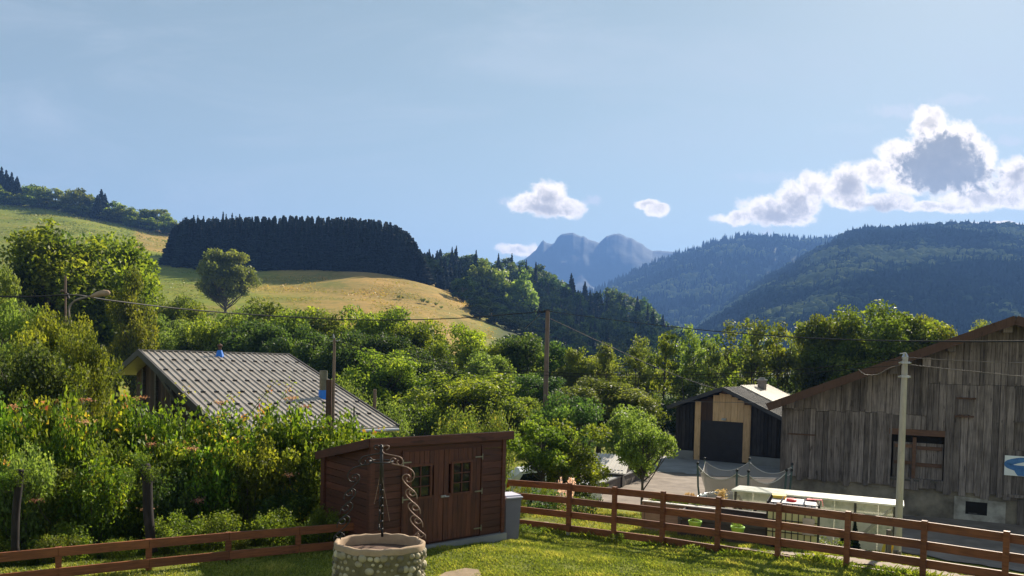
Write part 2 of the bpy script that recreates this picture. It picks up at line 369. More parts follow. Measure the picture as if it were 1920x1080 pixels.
simple('asphalt', (0.11, 0.11, 0.12), (0.17, 0.165, 0.165), 9, 0.9, bmp=0.3, bd=0.01)
simple('concrete', (0.34, 0.33, 0.33), (0.22, 0.215, 0.21), 0.7, 0.85, bmp=0.15)
simple('dirt', (0.26, 0.20, 0.15), (0.36, 0.30, 0.24), 6, 0.95, bmp=0.5, bd=0.03)
def W2(px, Y): p = gp(px, Y); return (p.x, p.y)

# ---------------------------------------------------------------- far hills
def hill(name, prof, D0, D1, base_z, mat, rows=40, amp=0.0, seed=0, cols=220, back=True, pxr=None, power=0.8, jag=0.0, freq=7.0):
    "a hill with a crest at distance D1 (crest heights from picture rows) falling towards the viewer to base_z at D0"
    px = np.linspace(prof[0][0], prof[-1][0], cols); py = np.interp(px, [p[0] for p in prof], [p[1] for p in prof])
    if jag: py = py + np.array([noise.fractal(Vector((float(a) * .09, 0.3, seed)), 0.8, 2.2, 5) for a in px]) * jag
    zc = (680 + 0.0244 * (px - 960) - py) * D1 / F
    kw = max(3, cols // 12); kk = np.hanning(2 * kw + 1); kk /= kk.sum(); zs_ = np.convolve(np.pad(zc, kw, mode='edge'), kk, 'valid')
    T = np.concatenate([np.linspace(0, 1, rows), 1 + np.linspace(0.04, 0.5, 8)])
    V = np.zeros((len(T), cols, 3))
    for i, t in enumerate(T):
        D = D0 + (D1 - D0) * t
        zc_t = zs_ + (zc - zs_) * min(t, 1) ** 4
        h = base_z + (zc_t - base_z) * (t ** power if t <= 1 else 1 - (t - 1) ** 1.5 * 1.6)
        x = (px - 960) / F * D
        nz = np.array([noise.fractal(Vector((float(a) / D1 * freq + seed, float(D) / D1 * freq, seed)), 0.9, 2.1, 5) for a in x])
        w = math.sin(math.pi * min(t, 1)) ** 0.7 if t < 1 else 0
        V[i] = np.stack([x, np.full(cols, D), h + nz * amp * w], -1)
    ii = np.arange(len(T) * cols).reshape(len(T), cols)
    Fq = np.stack([ii[:-1, :-1], ii[:-1, 1:], ii[1:, 1:], ii[1:, :-1]], -1).reshape(-1, 4)
    o = link(name, npmesh(name, V.reshape(-1, 3), Fq, mat, smooth=True)); tag(o, kind='structure')
    return o, V
simple('forest_floor', (0.022, 0.034, 0.014), (0.04, 0.055, 0.02), 0.02, 0.95, bmp=0)
m, N, b, out = newmat('mountain_rock')
v = objvec(N, (0.004, 0.004, 0.006)); f = N.noise(v, 1.0, 9, 0.65); N.link(N.ramp(f, [(0.35, (0.03, 0.042, 0.035)), (0.55, (0.04, 0.05, 0.042)), (0.75, (0.06, 0.065, 0.06))]), b.inputs['Base Color']); b.inputs['Roughness'].default_value = 0.95
bump(N, b, f, 0.3, 30)
MTN = [(900,520),(960,495),(985,482),(998,470),(1003,462),(1008,455),(1012,451),(1018,456),(1026,459),(1032,457),(1038,447),(1046,440),(1056,438),(1066,437),(1074,441),(1082,445),(1088,444),(1096,449),(1108,454),(1116,457),(1122,451),(1130,444),(1140,441),(1152,439),(1160,441),(1168,446),(1176,448),(1186,453),(1198,460),(1208,467),(1216,472),(1226,471),(1240,472),(1262,475),(1300,480),(1400,470),(1480,455),(1560,444),(1600,440),(1680,427),(1730,423),(1760,426),(1800,421),(1830,428),(1960,440),(2300,470),(2700,520)]
hill('far_mountains', MTN, 2700, 3800, -14, MATS['mountain_rock'], rows=50, amp=60, seed=3.3, cols=900, power=1.15, jag=1.3, freq=11.0)
H1 = [(980,590),(1060,560),(1110,548),(1135,537),(1160,524),(1200,505),(1240,488),(1280,476),(1320,462),(1350,452),(1375,447),(1400,447),(1450,449),(1480,453),(1510,454),(1560,450),(1640,446),(1760,450),(2000,470),(2300,500)]
H2 = [(1150,700),(1240,660),(1290,628),(1340,590),(1400,548),(1450,515),(1500,488),(1540,464),(1565,450),(1590,439),(1620,436),(1660,436),(1690,433),(1720,431),(1760,428),(1800,427),(1840,428),(1880,428),(1920,432),(2050,440),(2300,480),(2600,540)]
hill1, V1 = hill('forested_hill', H1, 1300, 2400, -14, MATS['forest_floor'], rows=44, amp=26, seed=1.2, power=0.85)
hill2, V2 = hill('forested_hill', H2, 650, 1500, -14, MATS['forest_floor'], rows=60, amp=22, seed=8.1, power=0.8)

# ---------------------------------------------------------------- haze
HAZE = 2.0e-4
mh = bpy.data.materials.new('haze_air'); mh.use_nodes = True; nt = mh.node_tree; nt.nodes.clear()
pv = nt.nodes.new('ShaderNodeVolumePrincipled'); mo = nt.nodes.new('ShaderNodeOutputMaterial'); nt.links.new(pv.outputs[0], mo.inputs['Volume'])
pv.inputs['Color'].default_value = (0.21, 0.43, 1.0, 1); pv.inputs['Density'].default_value = HAZE; pv.inputs['Anisotropy'].default_value = 0.1
MATS['haze_air'] = mh
hz = MB(); hz.box(-21000, 21000, -300, 20500, -24, 780, 0.5); tag(hz.build('haze', mh), kind='stuff')
# ================================================================ surfaces near the viewer
FRZ = math.atan2(-.619, .786)
def fpt(s, n): return (FP0[0] + FDIR[0] * s + FN[0] * n, FP0[1] + FDIR[1] * s + FN[1] * n)
drape('driveway', [W2(1120, 40), W2(1500, 38.5), W2(1560, 31), W2(2050, 27), W2(2050, 18.5), W2(1790, 20.0), W2(1700, 21.3), W2(1480, 24.0), W2(1300, 27.0), W2(1100, 30.5), W2(930, 34), W2(930, 38)], MATS['gravel'], 0.035)
drape('concrete_apron', [W2(1225, 45.6), W2(1500, 45.6), W2(1520, 37.2), W2(1400, 37.4), W2(1170, 39.4)], MATS['concrete'], 0.06)
drape('footpath', [fpt(-1.2, .42), fpt(14, .42), fpt(14, .95), fpt(-1.2, .85)], MATS['dirt'], 0.02, 0.12)
# ================================================================ materials for built things
def wood(name, c1, c2, scale=3.0, stretch=(9, 9, 0.8), rough=0.75, varamt=0.3, bmp=0.35, spec=0.25):
    m, N, b, out = newmat(name); v = objvec(N, stretch); f = N.noise(v, scale, 8, 0.65); f2 = N.noise(objvec(N), 1.3, 5, 0.6)
    k = N.noise(objvec(N, tuple(x * .35 + .8 for x in stretch)), 2.2, 3, 0.5)
    col = N.ramp(N.m('ADD', N.m('MULTIPLY', f, 0.7), N.m('MULTIPLY', f2, 0.3)), [(0.36, c1), (0.62, c2)])
    col = N.v('SCALE', col, scale=N.m('ADD', N.m('MULTIPLY', attr(N), 2 * varamt), 1 - varamt))
    col = N.mix(N.m('MULTIPLY', N.smooth(k, 0.66, 0.72), 0.6), col, tuple(x * 0.35 for x in c1))   # knots
    N.link(col, b.inputs['Base Color']); b.inputs['Roughness'].default_value = rough; b.inputs['Specular IOR Level'].default_value = spec
    bump(N, b, f, bmp, 0.01); return m
wood('weathered_boards', (0.065, 0.052, 0.049), (0.27, 0.225, 0.21), varamt=0.38, rough=0.9, stretch=(9, 9, .5))
wood('barn_beam', (0.10, 0.055, 0.04), (0.16, 0.085, 0.055), stretch=(1, 4, 4))
wood('new_larch', (0.55, 0.32, 0.16), (0.78, 0.50, 0.27), varamt=0.16, rough=0.7, stretch=(5, 5, .5))
wood('dark_cladding', (0.018, 0.015, 0.015), (0.055, 0.045, 0.042), varamt=0.35, rough=0.85)
wood('brown_cladding', (0.07, 0.038, 0.026), (0.11, 0.06, 0.04), varamt=0.2)
wood('fence_stain', (0.12, 0.036, 0.013), (0.27, 0.090, 0.032), stretch=(1.0, 1.0, 9), rough=0.6, varamt=0.2, spec=0.4)
wood('shed_stain', (0.045, 0.015, 0.009), (0.11, 0.035, 0.020), stretch=(.7, .7, 9), rough=0.6, varamt=0.28, spec=0.4)
wood('shed_door', (0.055, 0.018, 0.010), (0.135, 0.043, 0.023), stretch=(9, 9, .7), rough=0.6, varamt=0.28, spec=0.4)
wood('pole_wood', (0.13, 0.085, 0.065), (0.24, 0.17, 0.13), stretch=(12, 12, .5), varamt=0.05)
wood('pallet_wood', (0.05, 0.045, 0.042), (0.12, 0.105, 0.095), stretch=(1, 1, 6), varamt=0.3)
wood('bed_wood', (0.26, 0.17, 0.11), (0.40, 0.28, 0.19), stretch=(1, 1, 6), varamt=0.2)
wood('house_wood', (0.045, 0.026, 0.02), (0.09, 0.052, 0.038), varamt=0.35)
simple('roof_sheet', (0.26, 0.225, 0.19), (0.37, 0.325, 0.28), 1.6, 0.5, metal=0.0, bmp=0.05, varamt=0.06, spec=0.5)
simple('dark_roof', (0.045, 0.042, 0.045), (0.085, 0.08, 0.08), 1.5, 0.7, bmp=0.1, varamt=0.15)
simple('tan_roof_sheen', (0.50, 0.42, 0.33), (0.58, 0.50, 0.41), 0.9, 0.6, bmp=0.05, varamt=0.08)  # reflection on the metal sheets put into a pale tan colour
simple('pale_sheet', (0.62, 0.58, 0.52), (0.5, 0.46, 0.42), 1.4, 0.6, bmp=0.1, varamt=0.15)
simple('old_render', (0.11, 0.095, 0.08), (0.36, 0.31, 0.25), 1.3, 0.95, bmp=0.8, bd=0.06, detail=10)
simple('white_render', (0.20, 0.18, 0.16), (0.50, 0.47, 0.43), 2.6, 0.9, bmp=0.4, bd=0.02)
simple('stone_wall', (0.10, 0.085, 0.075), (0.22, 0.19, 0.17), 2.4, 0.95, bmp=1.0, bd=0.06, detail=10)
simple('void_dark', (0.012, 0.010, 0.010), (0.02, 0.017, 0.016), 1.0, 0.9, bmp=0)
simple('shutter_door', (0.030, 0.024, 0.026), (0.045, 0.037, 0.038), 2.0, 0.6, bmp=0.1)
simple('concrete_pole', (0.36, 0.33, 0.29), (0.48, 0.44, 0.39), 3, 0.9, bmp=0.3, stretch=(4, 4, 1))
simple('galvanised', (0.38, 0.38, 0.39), (0.5, 0.5, 0.51), 6, 0.45, metal=0.7, bmp=0.05)
simple('rusty_iron', (0.16, 0.10, 0.075), (0.30, 0.20, 0.16), 14, 0.5, metal=0.45, bmp=0.3, spec=0.5)
simple('black_iron', (0.02, 0.02, 0.022), (0.05, 0.045, 0.045), 10, 0.5, metal=0.4, bmp=0.2)
simple('blue_flashing', (0.02, 0.16, 0.62), (0.03, 0.21, 0.72), 3, 0.45, bmp=0)
simple('flue_metal', (0.11, 0.105, 0.075), (0.18, 0.175, 0.13), 4, 0.5, metal=0.5, bmp=0.05)
simple('cobble', (0.17, 0.14, 0.09), (0.40, 0.35, 0.24), 5, 0.75, bmp=0.4, varamt=0.55)
simple('mortar', (0.11, 0.095, 0.05), (0.20, 0.17, 0.10), 9, 0.95, bmp=0.8, bd=0.02)
simple('rim_render', (0.30, 0.21, 0.14), (0.42, 0.31, 0.21), 6, 0.9, bmp=0.4)
simple('soil', (0.09, 0.055, 0.04), (0.16, 0.10, 0.075), 8, 0.95, bmp=1, bd=0.03)
simple('bin_plastic', (0.16, 0.15, 0.20), (0.20, 0.19, 0.24), 2, 0.55, bmp=0.05)
simple('bin_lid', (0.52, 0.50, 0.58), (0.6, 0.58, 0.66), 2, 0.45, bmp=0.05)
simple('tank_plastic', (0.60, 0.62, 0.30), (0.68, 0.68, 0.36), 1.2, 0.4, bmp=0.1)
simple('tank_top', (0.75, 0.70, 0.68), (0.82, 0.78, 0.76), 2, 0.4, bmp=0.05)
simple('red_plastic', (0.55, 0.02, 0.03), (0.62, 0.03, 0.04), 2, 0.4, bmp=0)
simple('green_pot', (0.30, 0.55, 0.06), (0.36, 0.62, 0.08), 2, 0.45, bmp=0)
simple('yellow_hose', (0.62, 0.46, 0.05), (0.7, 0.52, 0.07), 3, 0.5, bmp=0)
simple('black_rubber', (0.02, 0.02, 0.02), (0.03, 0.03, 0.03), 4, 0.7, bmp=0)
simple('white_paint', (0.78, 0.80, 0.84), (0.82, 0.84, 0.87), 1, 0.25, bmp=0, spec=0.6)
simple('green_tube', (0.06, 0.10, 0.10), (0.08, 0.12, 0.12), 3, 0.5, bmp=0)
simple('slab_stone', (0.20, 0.145, 0.09), (0.34, 0.25, 0.165), 3, 0.9, bmp=0.4)
simple('blue_paint', (0.04, 0.13, 0.36), (0.10, 0.25, 0.52), 5, 0.6, bmp=0)
simple('brass', (0.22, 0.20, 0.14), (0.34, 0.32, 0.24), 6, 0.4, metal=0.6, bmp=0)
def glassy(name, col, rough=0.05, spec=0.8):
    m, N, b, out = newmat(name); b.inputs['Base Color'].default_value = (*col, 1); b.inputs['Roughness'].default_value = rough; b.inputs['Specular IOR Level'].default_value = spec; return m
glassy('dark_glass', (0.012, 0.014, 0.016)); glassy('tail_light', (0.5, 0.01, 0.01), 0.2)
m, N, b, out = newmat('polycarbonate')       # twin-wall sheet, pale and slightly stained
f = N.noise(objvec(N, (1.2, 1.2, 1.2)), 1.5, 7, 0.65); c = N.ramp(f, [(0.3, (0.66, 0.65, 0.58)), (0.5, (0.80, 0.79, 0.72)), (0.70, (0.42, 0.46, 0.36))])
N.link(c, b.inputs['Base Color']); b.inputs['Roughness'].default_value = 0.45
tr = N.n('ShaderNodeBsdfTranslucent'); N.link(c, tr.inputs[0]); mx = N.n('ShaderNodeMixShader'); mx.inputs[0].default_value = 0.45; N.link(b.outputs[0], mx.inputs[1]); N.link(tr.outputs[0], mx.inputs[2]); N.link(mx.outputs[0], out.inputs[0])
m, N, b, out = newmat('safety_net')
b.inputs['Base Color'].default_value = (0.30, 0.27, 0.25, 1); b.inputs['Roughness'].default_value = 0.9
trn = N.n('ShaderNodeBsdfTransparent'); mx = N.n('ShaderNodeMixShader'); ch = N.n('ShaderNodeTexBrick'); N.link(objvec(N, (1, 1, 1), 'UV'), ch.inputs[0])
mx.inputs[0].default_value = 0.62; N.link(trn.outputs[0], mx.inputs[1]); N.link(b.outputs[0], mx.inputs[2]); N.link(mx.outputs[0], out.inputs[0]); N.nt.nodes.remove(ch)

# ================================================================ big old barn
BRZ = math.atan2(-1, 1.96); BO = Vector((10.7, 29.5, -5.6))
barn = empty('barn', BO, BRZ, 'large old barn of weathered grey vertical boards on a rough stone base', 'barn')
def bpl(px, py, off=0.0):
    n = Vector((-math.sin(BRZ), math.cos(BRZ), 0)); return plane_xz(px, py, BO + n * off, BRZ)
ax, az = bpl(1904, 593, -0.8); ex, ez = bpl(1440, 757, -0.8)
slope = (az - ez) / (ax - ex); ax0 = ax; bw = 2 * ax0          # symmetric about the ridge, wall starts at x = 0
print('BARN apex', ax, az, 'eave', ex, ez, 'slope', slope, 'ground r', bpl(1900, 995), 'board', bpl(1470, 893), bpl(1900, 942))
RT = 0.17
def under(x): return az - abs(x - ax0) * slope - RT
BB = 1.35
def rect(p, q): (a, b_), (c, d) = bpl(*p), bpl(*q); return (a, c, min(b_, d), max(b_, d))
big_open = rect((1676, 803), (1767, 902)); hatch = rect((1797, 748), (1822, 778)); loft = rect((1903, 792), (1990, 850)); lowdoor = rect((1909, 934), (1985, 1010))
wall = MB()
wall.prism([(0.03, 0.0), (bw - .03, 0.0), (bw - .03, under(bw) - .02), (ax0, under(ax0) - .02), (0.03, under(0) - .02)], 0.30, 13.5, 0.1)
wall.build('inner_wall', MATS['void_dark'], barn)
bd = MB(); rng = random.Random(3)
x = 0.0
while x < bw:
    w = rng.uniform(.17, .29); x1 = min(x + w - .012, bw)
    top = min(under(x), under(x1)) - .01
    seam = 4.05 + rng.uniform(-.05, .05) if x < 5 else (5.2 + rng.uniform(-.02, .02) if 5 < x < 8 else None)
    iv = [(BB + rng.uniform(-.12, .1) - .012 * x, top)]
    for (a, c, z0, z1) in (big_open, loft, lowdoor):
        if x1 > a and x < c:
            iv = [q for (l, h) in iv for q in ((l, min(h, z0)), (max(l, z1), h)) if q[1] - q[0] > .08]
    if seam: iv = [q for (l, h) in iv for q in (((l, seam), (seam + .012, h)) if l < seam < h else ((l, h),))]
    for (l, h) in iv:
        y = rng.uniform(-.03, .03); tlt = rng.uniform(-.012, .012)
        bd.add([(x, y, l), (x1, y + tlt, l), (x1, y + tlt, h), (x, y, h), (x, .28, l), (x1, .28, l), (x1, .28, h), (x, .28, h)],
               [(0,1,2,3), (4,7,6,5), (0,4,5,1), (1,5,6,2), (2,6,7,3), (3,7,4,0)], rng.random())
        if rng.random() < .45: bd.box(x1 - .03, x1 + .035, y - .03, y + .0, l + rng.uniform(0, .1), h - .01, rng.random())
    x += w
bd.build('board_wall', MATS['weathered_boards'], barn)
st = MB(); st.box(.1, bw, .12, .6, -0.8, BB + .25, .5); sto = st.build('stone_base', MATS['old_render'], barn)
pw = rect((1790, 930), (1852, 985)); ph = rect((1811, 940), (1851, 968))
wp = MB(); a, c, z0, z1 = pw; h0, h1, hz0, hz1 = ph
wp.box(a, h0, .07, .13, z0, z1, .5); wp.box(h0, h1, .07, .13, hz1, z1 - .02, .4); wp.box(h0, h1, .07, .13, z0, hz0, .3); wp.box(h1, h1 + .55, .08, .13, z0 - .4, z1 - .08, .2)
win = wp.build('window_surround', MATS['white_render'], barn)
q = MB(); q.box(h0, h1, .10, .128, hz0, hz1, .5); q.build('opening', MATS['void_dark'], win)
q = MB(); q.box(h0 + .1, h1 - .3, .085, .0985, hz0 + .02, hz0 + .06, .5); q.build('sill', MATS['pallet_wood'], win)
# big double loft door, recessed
a, c, z0, z1 = big_open; dr = MB(); n = 9
for i in range(n):
    x0 = a + (c - a) * i / n; dr.box(x0 + .006, a + (c - a) * (i + 1) / n - .006, .16, .2, z0, z1 - .5, rng.random())
door = dr.build('loading_door', MATS['weathered_boards'], barn)
q = MB(); mid = a + (c - a) * .42
for zz in (.28, .62): q.box(a + .05, mid - .06, .10, .158, z0 + (z1 - z0) * zz, z0 + (z1 - z0) * zz + .12, rng.random()); q.box(mid + .1, c - .04, .10, .158, z0 + (z1 - z0) * (zz - .03), z0 + (z1 - z0) * (zz - .03) + .13, rng.random())
q.box(mid - .05, mid + .07, .09, .155, z0, z1 - .3, .6); q.build('door_rail', MATS['barn_beam'], door)
q = MB(); q.box(a - .15, c + .12, -.02, .16, z1 - .22, z1 + .0, .6); q.build('lintel', MATS['barn_beam'], barn)
q = MB(); q.box(a - .05, c + .05, -.02, .16, z0 - .10, z0 - .02, .6); q.build('door_sill', MATS['pallet_wood'], barn)
a, c, z0, z1 = hatch; q = MB()
for i in range(3): q.box(a + (c - a) * i / 3 + .005, a + (c - a) * (i + 1) / 3 - .005, -.075, -.045, z0, z1, rng.random())
ht = q.build('hatch', MATS['weathered_boards'], barn)
q = MB(); q.box(a - .06, c + .1, -.12, -.02, z1, z1 + .06, .1); q.build('hatch_lintel', MATS['barn_beam'], ht)
q = MB(); q.box(a - .1, c + .06, -.14, -.02, z0 - .09, z0 - .03, .15); q.build('hatch_sill', MATS['barn_beam'], ht)
sx0, sz0 = bpl(1478, 813); q = MB(); q.box(sx0, sx0 + 1.0, -.07, -.031, sz0 - .02, sz0 + .03, .1); q.build('door_track', MATS['barn_beam'], barn)
q = MB(); a, c, z0, z1 = loft
q.box(a, min(c, bw), .1, .14, z0, z1, .4); q.box(a - .05, min(c, bw), -.06, .1, z1, z1 + .06, .1); q.build('loft_hatch', MATS['weathered_boards'], barn)
q = MB(); a, c, z0, z1 = lowdoor
for i in range(8): q.box(a + i * .2, a + i * .2 + .19, .02, .06, 0, z1 - .05, rng.random())
q.box(a - .3, a + 2.2, -.12, .1, z1 + .02, z1 + .12, .6); q.build('stable_door', MATS['weathered_boards'], barn)
# roof
rf = MB(); ov = .9
for sgn in (-1, 1):
    run = ax0 - ex
    e = (ax0 + sgn * run, az - run * slope)
    poly = [(ax0, az), (ax0, az - RT * .55), (e[0], e[1] - RT * .55), (e[0], e[1])]
    if sgn < 0: poly = poly[::-1]
    rf.prism(poly[::-1], -ov, 14.4, rng.random())
roof = rf.build('roof', MATS['dark_roof'], barn)
q = MB()
for sgn in (-1, 1):
    e = (ax0 + sgn * (ax0 - ex), az - (ax0 - ex) * slope)
    q.beam((ax0, -ov - .04, az - .13), (e[0], -ov - .04, e[1] - .13), .07, .30, .5)
    for k in range(3): q.beam((ax0, -ov + .25 + k * .22, az - RT * .55 - .045), (e[0], -ov + .25 + k * .22, e[1] - RT * .55 - .045), .09, .08, rng.random())
q.build('verge_board', MATS['brown_cladding'], roof)
for (px, py) in ((1890, 614), (1785, 650), (1738, 678), (1675, 692), (1570, 717), (1482, 757)):
    x0, z0 = bpl(px, py, -.6); q = MB(); q.box(x0 - .13, x0 + .13, -.62, .05, z0 - .17, min(z0 + .15, under(x0) + .08), rng.random()); q.build('purlin_end', MATS['weathered_boards'], barn)
# painted board hung on the barn wall: plain blue and red swirls on white
x0, z0 = bpl(1882, 890); x1, z1 = bpl(1881, 853); sgn_ = empty('painted_board', BO + Matrix.Rotation(BRZ, 3, 'Z') @ Vector((x0, -.07, z0)), BRZ, 'white board painted with a blue and red swirl, hung on the barn wall', 'sign')
sw, sh = 2.6, z1 - z0; q = MB(); q.box(0, sw, -.03, .03, 0, sh, .5); q.build('panel', MATS['white_paint'], sgn_)
def curvepts(pts, n=8):
    P_ = [Vector(p) for p in pts]; o = []
    for i in range(len(P_) - 1):
        a = P_[max(i - 1, 0)]; b_ = P_[i]; c = P_[i + 1]; d = P_[min(i + 2, len(P_) - 1)]
        for k in range(n):
            t = k / n; o.append(0.5 * ((2 * b_) + (c - a) * t + (2 * a - 5 * b_ + 4 * c - d) * t * t + (3 * b_ - a - 3 * c + d) * t ** 3))
    return o + [P_[-1]]
def swoosh(mb, pts, ws, y, v):
    p = curvepts([(a, b_, 0) for a, b_ in pts], 8); n = len(p); V = []
    for i, c in enumerate(p):
        t = (p[min(i + 1, n - 1)] - p[max(i - 1, 0)]).normalized(); nn = Vector((-t.y, t.x, 0)); w = np.interp(i / (n - 1), np.linspace(0, 1, len(ws)), ws)
        for s_ in (1, -1): q_ = c + nn * w * s_; V.append((q_.x, y, min(max(q_.y, .01), sh - .01)))
    mb.add(V, [(2*i, 2*i+1, 2*i+3, 2*i+2) for i in range(n - 1)], v)
q = MB(); swoosh(q, [(.9, sh*.87), (.45, sh*.8), (.1, sh*.6), (.25, sh*.42), (.7, sh*.35), (1.1, sh*.5), (1.4, sh*.2)], [.05, .09, .11, .09, .14, .13, .05], -.034, .5)
swoosh(q, [(.35, sh*.35), (.5, sh*.15), (.75, sh*.08)], [.08, .14, .05], -.0345, .6); q.build('blue_swirl', MATS['blue_paint'], sgn_)
q = MB(); swoosh(q, [(.6, sh*.05), (.9, sh*.12), (1.3, sh*.1)], [.03, .1, .06], -.037, .5); q.build('red_swirl', MATS['red_plastic'], sgn_)
q = MB(); q.tube([(.62, -.04, sh*.58), (.62, -.04, sh*.28)], .012, 6); q.tube([(.62, -.04, sh*.58), (1.0, -.04, sh*.58), (1.0, -.04, sh*.4)], .012, 6); q.build('dark_square', MATS['black_iron'], sgn_)

# ================================================================ garage
GRZ = math.atan2(-1, 1.49); GO = at(1265, 858, 45.0)
gar = empty('garage', GO, GRZ, 'timber garage with brown roller door and pale new larch boards in its gable', 'garage')
def gpl(px, py, off=0.0):
    n = Vector((-math.sin(GRZ), math.cos(GRZ), 0)); return plane_xz(px, py, GO + n * off, GRZ)
gax, gaz = gpl(1357, 727, -.3); gex, gez = gpl(1252, 762, -.3); gsl = (gaz - gez) / (gax - gex)
grx, grz_ = gpl(1468, 783, -.3); gsr = (gaz - grz_) / (grx - gax); gW = gpl(1500, 800)[0]
print('GARAGE', gax, gaz, gez, gsl, gsr, gW)
def gund(x): return (gaz - (gax - x) * gsl if x < gax else gaz - (x - gax) * gsr) - .2
dl, _ = gpl(1315, 800); drr, _ = gpl(1395, 800); dtop = (gpl(1315, 787)[1] + gpl(1395, 793)[1]) / 2
lx0 = gpl(1302, 800)[0]; lx1 = gpl(1407, 800)[0]; print('door', dl, drr, dtop)
q = MB(); q.prism([(0, -.3), (gW, -.3), (gW, gund(gW)), (gax, gund(gax)), (0, gund(0))], .12, 11, .2); gw_ = q.build('wall', MATS['dark_cladding'], gar)
q = MB(); x = 0
while x < gW:
    w = rng.uniform(.18, .28)
    if not (x + w > lx0 and x < lx1): q.box(x, x + w - .015, rng.uniform(0, .03), .118, .55, min(gund(x), gund(x + w)), rng.random())
    x += w
q.build('cladding', MATS['dark_cladding'], gw_)
q = MB(); x = lx0; cols_ = []
q2 = MB()
while x < lx1 - .02:
    w = min(.36, lx1 - x); f = (x - lx0) / (lx1 - lx0); mbx = q2 if (.09 < f < .16 or .19 < f < .22 or .27 < f < .31 or .34 < f < .41) else q
    over = dl - .18 < x + w / 2 < drr + .12
    mbx.box(x + .006, x + w - .006, 0.01, .118, dtop if over else (.0 if x < dl else .1), min(gund(x), gund(x + w)), rng.random()); x += w
q.build('larch_board', MATS['new_larch'], gar); q2.build('brown_board', MATS['brown_cladding'], gar)
q = MB(); q.box(dl, drr, .06, .10, 0, dtop, .5)
for k in range(14): q.box(dl, drr, .045, .06, k * dtop / 14 + .01, (k + 1) * dtop / 14 - .01, .5)
q.build('roller_door', MATS['shutter_door'], gar)
for xa, xb in ((-.05, lx0 - .01), (lx1 + .01, gW)): q = MB(); q.box(xa, xb, -.08, .3, -.4, .5, .4); q.build('concrete_plinth', MATS['concrete'], gar)
q = MB(); GL = 9.0
pl = [(gax, gaz), (gax, gaz - .14), (gex, gez - .14), (gex, gez)]; q.prism(pl, -.45, GL, .4)
rxx = gW + .5; rz_ = gaz - (rxx - gax) * gsr
q.prism([(gax, gaz), (rxx, rz_), (rxx, rz_ - .14), (gax, gaz - .14)], -.45, GL, .3)
y = -.4
while y < GL: q.beam((gax, y, gaz + .02), (rxx, y, rz_ + .02), .05, .05, rng.random()); y += .3
groof = q.build('roof', MATS['dark_roof'], gar)
q = MB(); xm = gax + (rxx - gax) * .52
def rz2(x): return gaz - (x - gax) * gsr
q.prism([(gax - .02, gaz + .1), (xm, rz2(xm) + .1), (xm, rz2(xm) + .06), (gax - .02, gaz + .06)], 2.9, GL + .05, .5)
y = 3.0
while y < GL: q.beam((gax, y, gaz + .11), (xm, y, rz2(xm) + .11), .05, .035, rng.random()); y += .45
q.build('pale_roof_sheets', MATS['tan_roof_sheen'], groof)
q = MB(); q.beam((gax, -.48, gaz - .05), (gex, -.48, gez - .05), .05, .22, .5); q.beam((gax, -.48, gaz - .05), (rxx, -.48, rz_ - .05), .05, .22, .5); q.build('verge_board', MATS['dark_roof'], groof)
q = MB()
for (px, py) in ((1358, 735), (1401, 756)):
    x0, z0 = gpl(px, py, -.2); q.box(x0 - .13, x0 + .13, -.3, 0, z0 - .1, min(z0 + .12, gund(x0)), .2)
q.build('purlin_end', MATS['barn_beam'], gar)
cx_, cz_ = gax + .5, rz2(gax + .5); q = MB(); q.box(cx_ - .22, cx_ + .22, 5.55, 6.0, cz_ - .2, cz_ + .62, .5); ch = q.build('chimney', MATS['stone_wall'], groof)
q = MB(); q.box(cx_ - .28, cx_ + .28, 5.49, 6.06, cz_ + .62, cz_ + .70, .5); q.box(cx_ - .15, cx_ + .15, 5.65, 5.9, cz_ + .70, cz_ + .82, .3); q.build('chimney_cap', MATS['concrete'], ch)
x0, z0 = gpl(1358, 786); q = MB(); q.box(x0 - .12, x0 + .12, -.12, .01, z0 - .06, z0 + .06, .5); q.build('door_light', MATS['galvanised'], gar)

# ================================================================ house with ribbed roof
HL = Vector((-14.98, 30, 0.12)); HRZ = math.atan2(.663, .749); HS = math.tan(R(15.3))
hgz = -6.4
house = empty('house', (HL.x, HL.y, hgz), HRZ, 'low timber house under a long grey ribbed metal roof', 'house')
rl = 6.25; run = 9.3; zr = HL.z - hgz; run2 = 3.6
q = MB(); th = .12
q.prism([(0, 0)] , 0, 0) if False else None
def hslab(mb, y0, y1, z0, z1, x0=0.0, x1=None, t=.1, v=.5):
    x1 = rl if x1 is None else x1
    mb.add([(x0, y0, z0), (x1, y0, z0), (x1, y1, z1), (x0, y1, z1), (x0, y0, z0 - t), (x1, y0, z0 - t), (x1, y1, z1 - t), (x0, y1, z1 - t)],
           [(0,1,2,3)[::-1], (4,5,6,7), (0,1,5,4), (1,2,6,5), (2,3,7,6), (3,0,4,7)], v)
hslab(q, 0, -run, zr, zr - run * HS); hslab(q, 0, run2, zr, zr - run2 * HS)
hr = q.build('roof', MATS['roof_sheet'], house)
q = MB(); x = .06
while x < rl - .03:
    for seg in range(7):
        a = run * seg / 7; b_ = run * (seg + 1) / 7 - .03; z = .028 - .0
        q.add([(x - .045, -a, zr - a * HS), (x - .02, -a, zr - a * HS + .042), (x + .02, -a, zr - a * HS + .042), (x + .045, -a, zr - a * HS),
               (x - .045, -b_, zr - b_ * HS), (x - .02, -b_, zr - b_ * HS + .036), (x + .02, -b_, zr - b_ * HS + .036), (x + .045, -b_, zr - b_ * HS)],
              [(0,4,5,1), (1,5,6,2), (2,6,7,3), (0,1,2,3), (4,7,6,5)], .5)
    x += .235
q.build('roof_ribs', MATS['roof_sheet'], hr)
sgm = MB(); sgm.box(0, .17, -.025, .025, .01, .06, .3); sgm = sgm.mesh('snow_guard', MATS['black_iron'])
